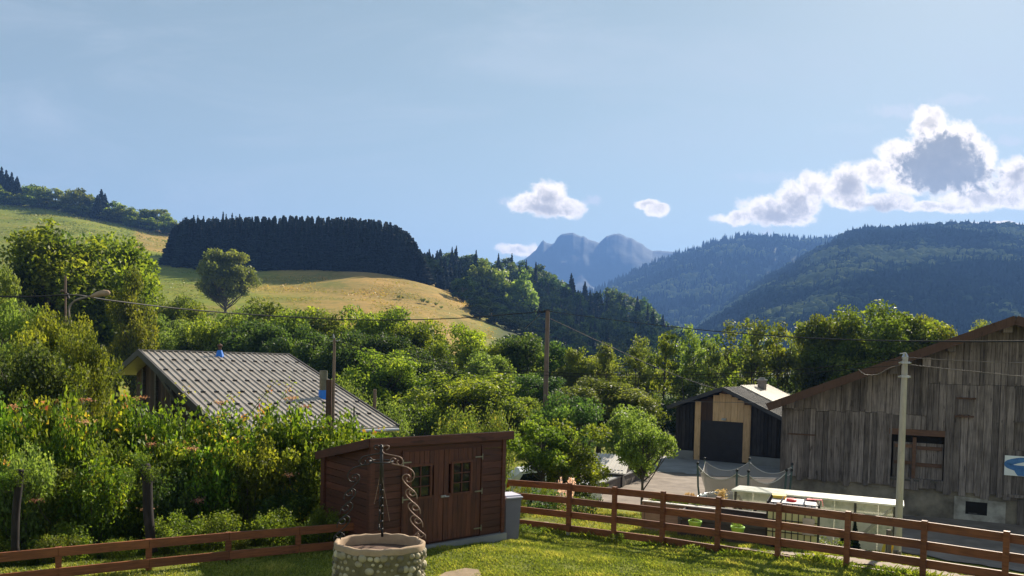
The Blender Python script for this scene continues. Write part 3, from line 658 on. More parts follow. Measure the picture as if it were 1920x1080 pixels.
for r_ in range(1, 7):
    d_ = run * r_ / 7; x = .12 + (r_ % 2) * .235
    while x < rl - .15: link('snow_guard', sgm, hr, (x, -d_, zr - d_ * HS)); x += .47
q = MB(); q.beam((-.03, .02, zr + .03), (rl + .03, .02, zr + .03), .26, .04, .7); q.build('ridge_cap', MATS['roof_sheet'], hr)
q = MB()
for xx in (-.05, rl + .05):
    q.beam((xx, 0, zr - .07), (xx, -run, zr - run * HS - .07), .05, .26, .5); q.beam((xx, 0, zr - .07), (xx, run2, zr - run2 * HS - .07), .05, .26, .5)
q.build('verge_trim', MATS['galvanised'] if False else MATS['dark_roof'], hr)
q = MB(); q.tube([(0, -run - .06, zr - run * HS - .12), (rl, -run - .06, zr - run * HS - .12)], .07, 8); q.build('gutter', MATS['galvanised'], hr)
q = MB(); hx = .75; q.add([(hx, -run + .8, 0), (hx, run2 - .5, 0), (hx, run2 - .5, zr - (run2 - .5) * HS - .1), (hx, 0, zr - .1), (hx, -run + .8, zr - (run - .8) * HS - .1),
     (rl - .5, -run + .8, 0), (rl - .5, run2 - .5, 0), (rl - .5, run2 - .5, zr - (run2 - .5) * HS - .1), (rl - .5, 0, zr - .1), (rl - .5, -run + .8, zr - (run - .8) * HS - .1)],
     [(0,1,2,3,4), (9,8,7,6,5), (0,5,6,1), (1,6,7,2), (4,9,5,0)], .2)
hw = q.build('wall', MATS['house_wood'], house)
q = MB(); yy = -run + .85
while yy < run2 - .6:
    q.box(hx - .05, hx - .003, yy, yy + .21, 2.2, zr - abs(yy + (.21 if yy > 0 else 0)) * HS - .14, rng.random()); yy += .23
q.build('gable_boards', MATS['house_wood'], hw)
q = MB()
for yy in (-6.6, -4.3, -2.0, 0, 1.8): q.box(hx - .16, hx - .052, yy - .09, yy + .09, 2.2, zr - abs(yy) * HS - .22, .7)
q.beam((hx - .12, -7.4, 3.9), (hx - .12, 2.6, 3.9), .12, .18, .6); q.beam((hx - .10, 0, zr - .8), (hx - .10, -3.2, zr - 2.2), .12, .14, .5); q.build('timber_frame', MATS['pallet_wood'], hw)
# roof pipes with blue flashings: found where the sight line meets the roof slope
def roofhit(px, py):
    d = ray(px, py); inv = house.matrix_world
    Mh = Matrix.Translation((HL.x, HL.y, hgz)) @ Matrix.Rotation(HRZ, 4, 'Z'); Mi = Mh.inverted(); o = Mi @ Vector((0, 0, 0)); dd = Mi.to_3x3() @ d
    t = (zr - o.z + o.y * HS) / (dd.z - dd.y * HS); return o + dd * t
for (px, py, hh, cone, pr, tall) in ((412, 668, .26, .19, .06, .42), (606, 746, .30, .20, .15, 1.05)):
    p = roofhit(px, py); print('PIPE', p)
    q = MB(); q.lathe([(cone, -.05), (cone * .9, .02), (pr + .03, hh), (pr, hh)], 14, p); fl = q.build('blue_flashing', MATS['blue_flashing'], hr, smooth=False)
    q = MB(); q.box(p.x - .28, p.x + .28, p.y - .3, p.y + .3, p.z + .03, p.z + .035, .5, None); q = MB(); q.lathe([(pr, hh - .06), (pr, tall)], 12, p)
    if tall < .6: q.lathe([(pr * 1.8, tall), (pr * 1.8, tall + .05), (.02, tall + .12)], 12, p)
    q.build('vent_pipe', MATS['flue_metal'] if tall > .6 else MATS['brown_cladding'], hr)

# ================================================================ garden shed
SRZ = math.atan2(2.07, 2.44); SO = Vector((-2.59, 13.93, -3.70))
shed = empty('garden_shed', SO, SRZ, 'reddish brown wooden garden shed with double doors and two small windows', 'shed')
def spl(px, py, off=0.0):
    n = Vector((-math.sin(SRZ), math.cos(SRZ), 0)); return plane_xz(px, py, SO + n * off, SRZ)
sW = spl(944, 900)[0]; sH = 2.16; sD = 1.95; sB = 1.74
print('SHED', sW, spl(700, 832), spl(944, 828), spl(942, 1005), 'door', spl(756, 860), spl(902, 860))
sdl = spl(756, 900)[0]; sdr = spl(901, 900)[0]
sd_ = MB(); nb = 15
def sz(y): return sH - (sH - sB) * y / sD
for k in range(nb):
    z0, z1 = .06 + (sH - .06) * k / nb, .06 + (sH - .06) * (k + 1) / nb - .008
    for (xa, xb) in ((0, sdl), (sdr, sW)) if z1 < 1.93 else ((0, sW),):
        sd_.box(xa, xb, rng.uniform(0, .006), .04, z0, z1, rng.random())
    zz1 = min(z1, sB) if k > 0 else z1
    for xx in (0.0, sW - .04):
        if z0 < sB: sd_.box(xx + (.0 if xx else -.0), xx + .04, .042, sD, z0, min(z1, sB), rng.random())
sd_.add([(0, .042, sB), (.04, .042, sB), (.04, .042, sH), (0, .042, sH), (0, sD, sB), (.04, sD, sB)], [(0,3,4), (1,5,2), (0,1,2,3), (3,2,5,4)], .4)
sd_.box(0, sW, sD - .0, sD + .04, .06, sB, .4); sd_.box(.05, sW - .05, .05, sD - .05, .0, .05, .2)
sdw = sd_.build('wall', MATS['shed_stain'], shed)
for bx_ in ((-.03, .06, -.03, -.002, sH - .05), (sW - .06, sW + .03, -.03, -.002, sH - .05), (-.055, -.031, -.03, .07, sH - .05), (-.055, -.002, sD - .1, sD + .04, sB - .03)):
    q = MB(); q.box(bx_[0], bx_[1], bx_[2], bx_[3], .04, bx_[4], rng.random()); q.build('corner_trim', MATS['shed_stain'], sdw)
# doors
midx = (sdl + sdr) / 2
for k, (xa, xb, wpx) in enumerate(((sdl + .01, midx - .005, ((773, 872), (814, 927))), (midx + .005, sdr - .01, ((851, 868), (889, 921))))):
    (wa, wt), (wb, wbz) = spl(*wpx[0]), spl(*wpx[1]); fz0, fz1 = 1.02, 1.62
    wa = xa + .16 + (.06 if k else 0.0); wb = wa + .44
    q = MB(); n = 8
    for i in range(n):
        x0 = xa + (xb - xa) * i / n; x1 = xa + (xb - xa) * (i + 1) / n - .006
        for (z0, z1) in (((.08, fz0), (fz1, 1.92)) if (x1 > wa and x0 < wb) else ((.08, 1.92),)): q.box(x0, x1, -.012, .03, z0, z1, rng.random())
    dd = q.build('door', MATS['shed_door'], shed)
    q = MB(); t = .045
    q.box(wa - t, wa, -.035, .03, fz0 - t, fz1 + t, .9); q.box(wb, wb + t, -.035, .03, fz0 - t, fz1 + t, .9); q.box(wa, wb, -.035, .03, fz1, fz1 + t, .9); q.box(wa, wb, -.035, .03, fz0 - t, fz0, .8)
    q.box((wa + wb) / 2 - .011, (wa + wb) / 2 + .011, -.025, -.003, fz0, fz1, .5)
    for j in (1, 2): q.box(wa, wb, -.022, -.004, fz0 + (fz1 - fz0) * j / 3 - .01, fz0 + (fz1 - fz0) * j / 3 + .01, .5)
    wf = q.build('window_frame', MATS['shed_door'], dd)
    q = MB(); q.box(wa, wb, .005, .012, fz0, fz1, .5); q.build('glass', MATS['dark_glass'], wf)
    hx0 = sdl - .07 if k == 0 else sdr - .03
    for hz_ in (.22, 1.0, 1.72):
        q = MB(); q.box(hx0 + .03, hx0 + .05, -.05, -.031, hz_ - .06, hz_ + .06, .5); q.box((hx0 + .05) if k == 0 else (hx0 - .15), (hx0 + .22) if k == 0 else (hx0 + .03), -.048, -.036, hz_ - .012, hz_ + .012, .5); q.build('hinge', MATS['brass'], dd)
    if k == 1: q = MB(); q.box(xa - .09, xa + .03, -.06, -.036, .96, 1.0, .5); q.tube([(xa - .03, -.05, .98), (xa - .03, -.10, .98), (xa + .07, -.10, .98)], .012, 8); q.build('door_handle', MATS['galvanised'], dd)
for xx in (sdl - .04, sdr + .0): q = MB(); q.box(xx, xx + .04, -.03, -.0, .06, 1.95, .3); q.build('door_post', MATS['shed_stain'], shed)
q = MB(); q.add([(-.12, -.14, sz(-.14) + .02), (sW + .12, -.14, sz(-.14) + .02), (sW + .12, sD + .12, sz(sD + .12) + .02), (-.12, sD + .12, sz(sD + .12) + .02)] + [(-.12, -.14, sz(-.14) + .05), (sW + .12, -.14, sz(-.14) + .05), (sW + .12, sD + .12, sz(sD + .12) + .05), (-.12, sD + .12, sz(sD + .12) + .05)],
      [(0,3,2,1), (4,5,6,7), (0,1,5,4), (1,2,6,5), (2,3,7,6), (3,0,4,7)], .5); sr = q.build('roof', MATS['dark_roof'], shed)
q = MB(); q.beam((-.13, -.155, sz(-.14) - .04), (sW + .13, -.155, sz(-.14) - .04), .025, .16, .7); q.beam((-.135, -.14, sz(-.14) - .04), (-.135, sD + .12, sz(sD + .12) - .04), .025, .16, .4); q.beam((sW + .135, -.14, sz(-.14) - .04), (sW + .135, sD + .12, sz(sD + .12) - .04), .025, .16, .4)
q.build('fascia', MATS['shed_stain'], sr)
q = MB(); q.box(-.06, sW + .06, -.08, sD + .06, -.15, .03, .5); q.build('foundation', MATS['concrete'], shed)

# ================================================================ fences
fence = empty('board_fence', (FP0[0], FP0[1], gz(*FP0)), FRZ, 'long stained four-rail fence across the lawn right of the shed', 'fence')
s_px = [948, 1067, 1152, 1243, 1347, 1461, 1591, 1735, 1890, 2060]
FT = [898, 905, 915, 926, 935, 945, 957, 975, 1003, None]
fO = Vector((FP0[0], FP0[1], 0)); S = [plane_xz(p, 950, fO, FRZ)[0] for p in s_px]
print('FENCE s', [round(a, 2) for a in S], [round(plane_xz(p, t, fO, FRZ)[1], 2) for p, t in zip(s_px, FT) if t])
ST = [plane_xz(p, t, fO, FRZ)[1] for p, t in zip(s_px, FT) if t]; cf = np.polyfit(S[:9], ST, 2); gz0 = gz(*FP0)
topz = [float(np.polyval(cf, s)) - gz0 for s in S]; topz[-1] = topz[-2] + (topz[-2] - topz[-3])
for i, s in enumerate(S):
    if i == 0: continue
    g = gz(*fpt(s, 0)) - gz0
    q = MB(); q.box(s - .045, s + .045, -.045, .045, topz[i] - 1.13, topz[i] + .02, rng.random()); po = q.build('post', MATS['fence_stain'], fence)
    q = MB(); q.box(s - .04, s + .04, -.04, .04, g - .25, topz[i] - 1.131, .5); q.build('post_base', MATS['galvanised'], po)
for i in range(len(S) - 1):
    for k in range(4):
        a, b_ = S[i], S[i + 1]; o = .02 + k * .322 + .075
        q = MB(); w0, w1 = rng.uniform(-.012, .012), rng.uniform(-.012, .012); q.beam((a + .006, .068, topz[i] - o + w0), (b_ - .006, .068, topz[i + 1] - o + w1), .042, .15, rng.random()); q.build('rail', MATS['fence_stain'], fence)
LA = at(-110, 1048, 11.1); LB = at(672, 980, 14.5); LFZ = math.atan2(LB.y - LA.y, LB.x - LA.x)
lf = empty('low_fence', (LA.x, LA.y, gz(LA.x, LA.y)), LFZ, 'low stained two-rail fence running up to the shed from the left', 'fence')
lo0 = Vector((LA.x, LA.y, 0)); LS = [0.0] + [plane_xz(p, 1000, lo0, LFZ)[0] for p in (110, 280, 430, 561)] + [(LB - LA).length]
LZ = []
for s, (p, t) in zip(LS, ((-110, 1046), (110, 1026), (280, 1011), (430, 998), (561, 988), (672, 979))): LZ.append(plane_xz(p, t, lo0, LFZ)[1] - gz(LA.x, LA.y))
print('LEFT FENCE', [round(a, 2) for a in LS], [round(a, 2) for a in LZ], gz(LA.x, LA.y))
for i in range(1, 5):
    p = Vector((LA.x, LA.y, 0)) + Vector((math.cos(LFZ), math.sin(LFZ), 0)) * LS[i]; g = gz(p.x, p.y) - gz(LA.x, LA.y)
    q = MB(); q.box(LS[i] - .045, LS[i] + .045, .025, .11, LZ[i] - .62, LZ[i] - .01, rng.random()); po = q.build('post', MATS['fence_stain'], lf)
    q = MB(); q.box(LS[i] - .04, LS[i] + .04, .03, .10, g - .25, LZ[i] - .62, .5); q.build('post_base', MATS['galvanised'], po)
for i in range(5):
    for k in range(2): q = MB(); q.beam((LS[i] + .003, 0, LZ[i] - .075 - k * .335), (LS[i + 1] - .003, 0, LZ[i + 1] - .075 - k * .335), .045, .145, rng.random()); q.build('rail', MATS['fence_stain'], lf)

# ================================================================ ornamental well
WC = at(712, 1015, 10.9); WR = .65; WY = .50; wz = WC.z; wg = gz(WC.x, WC.y); H = wz - wg
well = empty('ornamental_well', (WC.x, WC.y, wg), 0, 'round cobbled well topped with a rusty scrolled iron canopy', 'well')
n = 40; q = MB()
def ring(r, ry, z): return [(r * math.cos(2*math.pi*k/n), ry * math.sin(2*math.pi*k/n), z) for k in range(n)]
def rings(mb, L, v=.5):
    V = []; Fs = []
    for r_ in L: V += r_
    for i in range(len(L) - 1):
        for k in range(n): Fs.append((i*n+k, i*n+(k+1) % n, (i+1)*n+(k+1) % n, (i+1)*n+k))
    mb.add(V, Fs, v)
rings(q, [ring(WR + .02, WY + .02, -.2), ring(WR + .01, WY + .01, H - .08)]); wb = q.build('wall', MATS['mortar'], well, smooth=True)
q = MB(); wob = [rng.uniform(-.012, .012) for _ in range(n)]
def wring(r, ry, z): return [(x * (1 + wob[k]), y * (1 + wob[k]), zz + wob[k - 3]) for k, (x, y, zz) in enumerate(ring(r, ry, z))]
rings(q, [wring(WR + .012, WY + .012, H - .09), wring(WR + .015, WY + .015, H - .02), wring(WR, WY, H), wring(WR - .045, WY - .035, H), wring(WR - .06, WY - .05, H - .02), wring(WR - .06, WY - .065, H - .4)])
q.build('rim', MATS['rim_render'], well, smooth=True)
q = MB(); q.add(ring(WR - .07, WY - .06, H - .14), [tuple(range(n))], .5); q.build('soil', MATS['soil'], well)
q = MB(); r2 = random.Random(5)
def stone(mb, c, nrm, s, v):
    nrm = Vector(nrm).normalized(); t = Vector((0, 0, 1)).cross(nrm).normalized(); u = nrm.cross(t); V = []; Fs = []; a = r2.uniform(.8, 1.25); nn = 10
    for (rr, hh) in ((1, 0), (.85, .55), (.5, .9)): V += [Vector(c) + (t * math.cos(2*math.pi*k/nn) * a + u * math.sin(2*math.pi*k/nn)) * s * rr + nrm * s * hh * .65 for k in range(nn)]
    V.append(Vector(c) + nrm * s * .65)
    for i in range(2): Fs += [(i*nn+k, i*nn+(k+1) % nn, (i+1)*nn+(k+1) % nn, (i+1)*nn+k) for k in range(nn)]
    Fs += [(2*nn+k, 2*nn+(k+1) % nn, 3*nn) for k in range(nn)]; mb.add(V, Fs, v)
for row in range(11):
    zz = H - .13 - row * .09; m_ = 38
    for k in range(m_):
        if r2.random() < .15: continue
        th_ = 2 * math.pi * (k + .5 * (row % 2) + r2.uniform(-.2, .2)) / m_
        c = ((WR + .01) * math.cos(th_), (WY + .01) * math.sin(th_), zz + r2.uniform(-.012, .012)); s = r2.choice((.022, .03, .036, .042, .055)) * r2.uniform(.85, 1.15)
        dark = r2.random() < .22
        stone(q, c, (math.cos(th_) / WR, math.sin(th_) / WY, 0), s, 0.02 if dark else r2.uniform(.45, 1))
q.build('cobblestones', MATS['cobble'], well, smooth=True)
K = .001154
def Z1(pts, d2=False): return [((x - 756) * K, (1519 - (y + (877 if d2 else 0))) * K) for x, y in pts]
def spiral(c, r0, r1, a0, turns, n_=14): return [(c[0] + (r0 + (r1 - r0) * i / n_) * math.cos(a0 + turns * 2 * math.pi * i / n_), c[1] + (r0 + (r1 - r0) * i / n_) * math.sin(a0 + turns * 2 * math.pi * i / n_)) for i in range(n_ + 1)]
PCS = [Z1([(815,350),(845,335),(850,305),(820,292),(785,305),(765,350),(775,380),(800,398),(900,418),(980,435),(1018,465),(1026,510),(1005,540),(970,535),(955,505),(965,480)]),
       Z1([(940,470),(905,450),(875,470),(872,500),(900,525),(960,540),(1060,560),(1130,595),(1170,640),(1176,690),(1150,740),(1100,755),(1075,730),(1085,700)])]
for k, (ox, oy) in enumerate(((0, 0), (45, 187), (80, 357), (112, 527))):
    base_ = [(1110,700),(1125,690),(1095,662),(1055,660),(1028,690),(1035,735),(1075,785),(1130,835),(1185,880),(1213,930),(1218,975)]
    if k == 3: base_ = base_[:-2] + [(1215, 905), (1225, 950)]
    PCS.append(Z1([(x + ox, y + oy) for x, y in base_]))
    PCS.append(Z1(spiral((1150 + ox * 1.0, 905 + oy - 20), 55, 12, 0.3, .9)))
PCS.append(Z1([(1200, 560), (1225, 530), (1255, 560), (1250, 600)], True))
canopy = None
for j, azm in enumerate((R(4), R(197), R(100))):
    q = MB(); sc_ = 1.0 if j != 2 else (WY / WR)
    for pc in PCS:
        pts3 = [(r_ * math.cos(azm) * (1 if j != 2 else .9), r_ * math.sin(azm) * (WY / WR if j == 2 else 1) * (1 if j == 2 else .8), H + z_) for r_, z_ in pc]
        q.tube(curvepts(pts3, 3), .0095, 6)
    q.build('iron_scroll_leg', MATS['rusty_iron'] if j == 0 else MATS['black_iron'], well, smooth=True)
q = MB(); q.tube([(0, 0, H + 1.42), (0, 0, H + .85)], .022, 8); q.tube([(0.17 * math.cos(a_ * math.pi / 12), .17 * math.sin(a_ * math.pi / 12), H + 1.18) for a_ in range(25)], .010, 6)
q.tube([(-.03, .38, H - .02), (-.03, .30, H + 1.0), (0, 0.02, H + 1.3)], .02, 8)
for z_ in range(7): q.tube([(-.055, .37 - z_ * .01, H + .1 + z_ * .12), (-.02, .34 - z_ * .01, H + .1 + z_ * .12)], .018, 6)
q.build('finial', MATS['black_iron'], well, smooth=True)
q = MB(); q.tube([(0, 0, H + 1.05), (-.09, 0, H + .55)], .004, 5); q.tube([(0, 0, H + 1.05), (.14, 0, H + .30)], .004, 5); q.tube([(0, 0, H + 1.18), (0, 0, H + 1.0)], .006, 5); q.build('hanging_wire', MATS['rusty_iron'], well)

# ================================================================ poles and cables
def pole(name, px, ybase, ytop, Y, r0, r1, mat, label, cat='pole', gb=None, lean=0.0):
    t_ = at(px, ytop, Y); b_ = at(px - 0, 900, Y); g = gz(b_.x, Y) if gb is None else gb
    e = empty(name, (t_.x - lean, Y, g), 0, label, cat); q = MB(); h = t_.z - g
    q.tube([(0, 0, -.3), (lean * .5, 0, h * .5), (lean, 0, h)], [r0, (r0 + r1) / 2, r1], 14); q.build('shaft', mat, e, smooth=False); return e, h
P2e, h2 = pole('utility_pole', 1027, 0, 582, 45, .17, .12, MATS['pole_wood'], 'tall brown wooden utility pole rising in front of the shaded forest')
q = MB(); q.tube([(0, 0, h2 - .1), (-.75, 0, h2 - .12)], .03, 6)
for k in range(5): q.tube([(-.2 - k * .14, -.05, h2 - .1 - .1 * (k % 2)), (-.2 - k * .14, -.05, h2 + .02 - .15 * (k % 2))], .045, 8)
q.box(-.13, .13, -.13, .13, h2 - .02, h2 + .06, .5); q.build('bracket', MATS['black_iron'], P2e)
P3e, h3 = pole('utility_pole', 1697, 0, 672, 17, .083, .062, MATS['concrete_pole'], 'pale concrete utility pole standing beside the end of the glazed lean-to')
q = MB(); q.lathe([(.065, 0), (.07, .05), (.04, .12), (.02, .15)], 12, (0, 0, h3 - .02)); q.tube([(0, -.02, h3 - .02), (-.05, -.1, h3 + .12), (-.18, -.1, h3 + .1)], .012, 6)
for zz in (.1, .42): q.tube([(-.14, 0, h3 - zz), (.14, 0, h3 - zz)], .02, 6); q.lathe([(.1, 0), (.1, .05)], 12, (0, 0, h3 - zz - .02))
q.build('bracket', MATS['galvanised'], P3e)
P1e, h1 = pole('utility_pole', 627, 0, 634, 22, .055, .04, MATS['pole_wood'], 'slim dark utility pole bolted to a short post beside the ribbed roof')
s0 = at(619, 712, 22); q = MB(); q.box(-.20, -.055, -.08, .08, -.2, s0.z - (P1e.location.z), .3); q.build('stub_post', MATS['brown_cladding'], P1e)
q = MB(); q.tube([(-.03, 0, h1 + .12), (0, 0, h1 - .05)], .015, 6); q.tube([(-.12, 0, h1 - .1), (.16, 0, h1 - .06)], .018, 6); q.build('bracket', MATS['galvanised'], P1e)
for (px, t, b_, Y, rr, lb) in ((664, 762, 840, 19.5, .022, 'thin dark iron stake in the hedge beside the shed'), (703, 730, 790, 30, .07, 'short wooden post behind the house roof edge'), (258, 757, 900, 17.2, .025, 'thin dark stake standing in the left part of the hedge')):
    pole('stake' if rr < .05 else 'wooden_post', px, 0, t, Y, rr, rr * .9, MATS['black_iron'] if rr < .05 else MATS['pole_wood'], lb, 'stake' if rr < .05 else 'post')
lp = at(128, 575, 28); lg = gz(lp.x, 28)
lamp = empty('street_lamp', (lp.x, 28, lg), 0, 'grey street lamp on a curved arm among the trees at left', 'street lamp'); h = lp.z - lg
def lq(px, py): p = at(px, py, 28); return (p.x - lp.x, 0, p.z - lg)
q = MB(); q.tube([(.05, 0, -.2), lq(131, 600)], .07, 10); q.build('post', MATS['old_render'], lamp)
q = MB(); q.tube(curvepts([lq(131, 602), lq(129, 582), lq(132, 572), lq(142, 563), lq(158, 558), lq(178, 554)], 6), .035, 8); q.build('arm', MATS['old_render'], lamp, smooth=True)
q = MB(); a_, b_ = Vector(lq(170, 556)), Vector(lq(206, 549))
q.tube([a_.lerp(b_, t) + Vector((0, 0, .04 * math.sin(3 * t))) for t in (0, .12, .35, .7, .93, 1)], [.04, .07, .10, .12, .09, .03], 12); q.build('lamp_head', MATS['rim_render'], lamp, smooth=True)
pb = at(123, 545, 28.6); e = empty('utility_pole', (pb.x, 28.6, gz(pb.x, 28.6)), 0, 'thin grey pole with a hooked bracket just behind the street lamp', 'pole'); hh = pb.z - e.location.z
q = MB(); q.tube(curvepts([(0, 0, -.2), (0, 0, hh - .12), (-.03, 0, hh - .02), (-.12, 0, hh), (-.2, 0, hh - .03)], 5), .035, 8); q.build('shaft', MATS['pole_wood'], e)
q = MB(); q.tube([(-.22, 0, hh - .18), (.1, 0, hh - .18)], .015, 6); q.tube([(.05, 0, hh - .1), (.13, 0, hh - .3)], .05, 8); q.build('bracket', MATS['black_iron'], e)
m_cab = simple('cable_black', (0.015, 0.015, 0.016), None, 3, 0.6, bmp=0); m_cab2 = simple('cable_grey', (0.10, 0.085, 0.08), (0.2, 0.17, 0.16), 3, 0.6, bmp=0)
def cable(pts, r, mat, label, group=None):
    q = MB(); q.tube(curvepts([at(*p) for p in pts], 10), r, 6, .5); o = q.build('overhead_cable', mat, smooth=True); tag(o, label, 'cable', group)
cable([(-60, 556, 26), (60, 556, 27.4), (140, 553, 28.5), (205, 563, 30), (350, 580, 34), (520, 593, 38), (690, 600, 41), (850, 597, 43), (960, 589, 44.5), (1020, 584, 44.9)], .030, m_cab, 'thick black cable sagging from the street lamp to the wooden pole')
cable([(1030, 584, 44.9), (1160, 601, 40), (1300, 617, 34), (1440, 629, 29), (1600, 637, 24), (1760, 640, 20.5), (1920, 640, 18), (2040, 638, 16.5)], .021, m_cab, 'upper dark cable running right from the wooden pole across the barn')
cable([(1031, 597, 44.9), (1080, 620, 45), (1140, 648, 45.3), (1210, 680, 45.8), (1290, 712, 46), (1350, 731, 45.7)], .022, m_cab2, 'pale service cable slanting from the wooden pole to the garage gable')
cable([(1012, 590, 44.8), (1000, 602, 46), (984, 617, 48)], .018, m_cab2, 'short stay wire dropping left from the top of the wooden pole')
cable([(627, 640, 22), (760, 665, 21.8), (880, 686, 21.5), (1050, 699, 20.8), (1200, 703, 20), (1350, 701, 19), (1480, 694, 18), (1600, 683, 17.4), (1692, 674, 17)], .010, m_cab, 'upper of two thin wires between the slim pole and the concrete pole')
cable([(627, 646, 22), (760, 673, 21.8), (880, 692, 21.5), (1050, 705, 20.8), (1200, 709, 20), (1350, 708, 19), (1480, 702, 18), (1600, 692, 17.4), (1692, 684, 17)], .009, m_cab, 'lower of two thin wires between the slim pole and the concrete pole')
cable([(1700, 670, 17), (1760, 674, 16.4), (1840, 678, 15.7), (1930, 681, 15), (2000, 683, 14)], .009, m_cab2, 'upper pale wire running right from the concrete pole')
cable([(1700, 683, 17), (1760, 690, 16.4), (1840, 698, 15.7), (1930, 707, 15), (2000, 714, 14)], .009, m_cab2, 'lower pale wire running right from the concrete pole')
cable([(1610, 693, 17.4), (1622, 702, 17.3), (1645, 702, 17.2), (1668, 690, 17.1), (1692, 683, 17)], .009, m_cab2, 'slack loop of wire hanging left of the concrete pole top')
cable([(1262, 752, 44.3), (1350, 754, 42.5), (1462, 756, 40)], .012, m_cab2, 'pale wire strung straight across the front of the garage')
# ================================================================ foliage builders
NR = np.random.default_rng(11)
GRN = [(0.0, (0.018, 0.032, 0.009)), (0.45, (0.045, 0.075, 0.016)), (1.0, (0.11, 0.15, 0.03))]
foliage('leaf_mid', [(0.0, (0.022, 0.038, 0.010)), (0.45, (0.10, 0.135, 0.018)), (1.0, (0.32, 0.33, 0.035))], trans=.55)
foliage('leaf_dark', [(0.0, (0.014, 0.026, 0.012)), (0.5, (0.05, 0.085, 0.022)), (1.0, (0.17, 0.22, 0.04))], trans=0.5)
foliage('leaf_ridge_shaded', [(0.0, (0.010, 0.018, 0.010)), (0.5, (0.028, 0.048, 0.018)), (1.0, (0.085, 0.115, 0.028))], trans=0.12, rough=1.0)  # darker, less translucent leaf_dark: the ridge wood's shade put into leaf colour
for _nd in MATS['leaf_ridge_shaded'].node_tree.nodes:
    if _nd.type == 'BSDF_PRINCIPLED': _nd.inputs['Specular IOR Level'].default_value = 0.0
foliage('leaf_yellow', [(0.0, (0.06, 0.09, 0.014)), (0.5, (0.19, 0.24, 0.022)), (1.0, (0.42, 0.40, 0.04))], trans=.55)
foliage('leaf_pale', [(0.0, (0.035, 0.055, 0.018)), (0.5, (0.13, 0.17, 0.036)), (1.0, (0.30, 0.33, 0.08))], trans=.52)
foliage('leaf_hedge', [(0.0, (0.018, 0.036, 0.008)), (0.40, (0.06, 0.115, 0.012)), (0.70, (0.19, 0.27, 0.022)), (0.86, (0.38, 0.36, 0.03)), (0.94, (0.48, 0.20, 0.07)), (1.0, (0.50, 0.11, 0.08))], rnd=0.15, nscale=1.6)
foliage('leaf_weed', [(0.0, (0.035, 0.07, 0.01)), (0.5, (0.11, 0.145, 0.018)), (1.0, (0.30, 0.30, 0.04))], trans=0.5, nscale=1.5)
foliage('leaf_shoot', [(0.0, (0.05, 0.085, 0.016)), (0.6, (0.13, 0.16, 0.03)), (0.85, (0.32, 0.26, 0.05)), (1.0, (0.5, 0.26, 0.10))], nscale=1.2)
foliage('needles', [(0.0, (0.006, 0.012, 0.010)), (0.6, (0.013, 0.023, 0.016)), (1.0, (0.028, 0.042, 0.020))], trans=0.12, rough=0.8)
foliage('grass_blades', [(0.0, (0.06, 0.085, 0.016)), (0.5, (0.19, 0.215, 0.035)), (1.0, (0.42, 0.36, 0.10))], trans=0.45, rnd=0.05, nscale=0.9)
foliage('petals', [(0.0, (0.7, 0.65, 0.7)), (1.0, (0.8, 0.35, 0.35))], trans=0.3)
foliage('flower_pink', [(0.0, (0.36, 0.16, 0.09)), (0.5, (0.38, 0.21, 0.14)), (1.0, (0.34, 0.08, 0.05))], trans=0.35)
foliage('dry_tassel', [(0.0, (0.35, 0.24, 0.12)), (1.0, (0.5, 0.36, 0.2))], trans=0.4)
wood('bark', (0.045, 0.036, 0.030), (0.12, 0.10, 0.085), stretch=(5, 5, 1), varamt=0.1, rough=0.95)
wood('dark_bark', (0.012, 0.010, 0.010), (0.04, 0.034, 0.032), stretch=(5, 5, 1), rough=0.95)
wood('bark_pale', (0.12, 0.105, 0.085), (0.24, 0.21, 0.17), stretch=(5, 5, 1), varamt=0.1, rough=0.95)

def unit(n, rg): v = rg.normal(size=(n, 3)); return v / np.linalg.norm(v, axis=1, keepdims=True)
def leaves(C, size, rg, up=0.5, droop=0.0, aspect=0.6, fold=0.25):
    "one folded rhombic leaf (2 triangles sharing the midrib) at every point"
    n = len(C); size = np.broadcast_to(np.asarray(size, float), (n,))[:, None]
    nrm = unit(n, rg) + np.array([0, 0, up]); nrm /= np.linalg.norm(nrm, axis=1, keepdims=True)
    t = unit(n, rg) + np.array([0, 0, -droop]); t -= nrm * (t * nrm).sum(1, keepdims=True); t /= np.linalg.norm(t, axis=1, keepdims=True) + 1e-9
    s = np.cross(nrm, t); a = C - t * size * .5; b = C + t * size * .5
    l = C + s * size * aspect * .5 + nrm * size * fold * .5; r = C - s * size * aspect * .5 + nrm * size * fold * .5
    V = np.stack([a, r, b, l], 1).reshape(-1, 3); k = np.arange(n)[:, None] * 4
    return V, np.concatenate([k, k + 1, k + 2, k + 3], 1)
def envelope_points(n, rg, zc, rx, rz, shell=0.45, top=1.0):
    p = unit(n, rg); r = rg.uniform(shell, 1.0, n) ** 0.8; p = p * r[:, None]; p[:, 2] *= np.where(p[:, 2] < 0, .85, top)
    return p * np.array([rx, rx, rz]) + np.array([0, 0, zc])
def clumpy(centres, radii, per, rg, flat=0.75, bias=0.45):
    k = len(centres); per = np.maximum((per * (radii / radii.mean()) ** 2).astype(int), 4); idx = np.repeat(np.arange(k), per); n = len(idx)
    p = unit(n, rg) * (rg.uniform(0, 1, n) ** bias)[:, None]; p[:, 2] *= flat
    return centres[idx] + p * radii[idx][:, None], idx, p
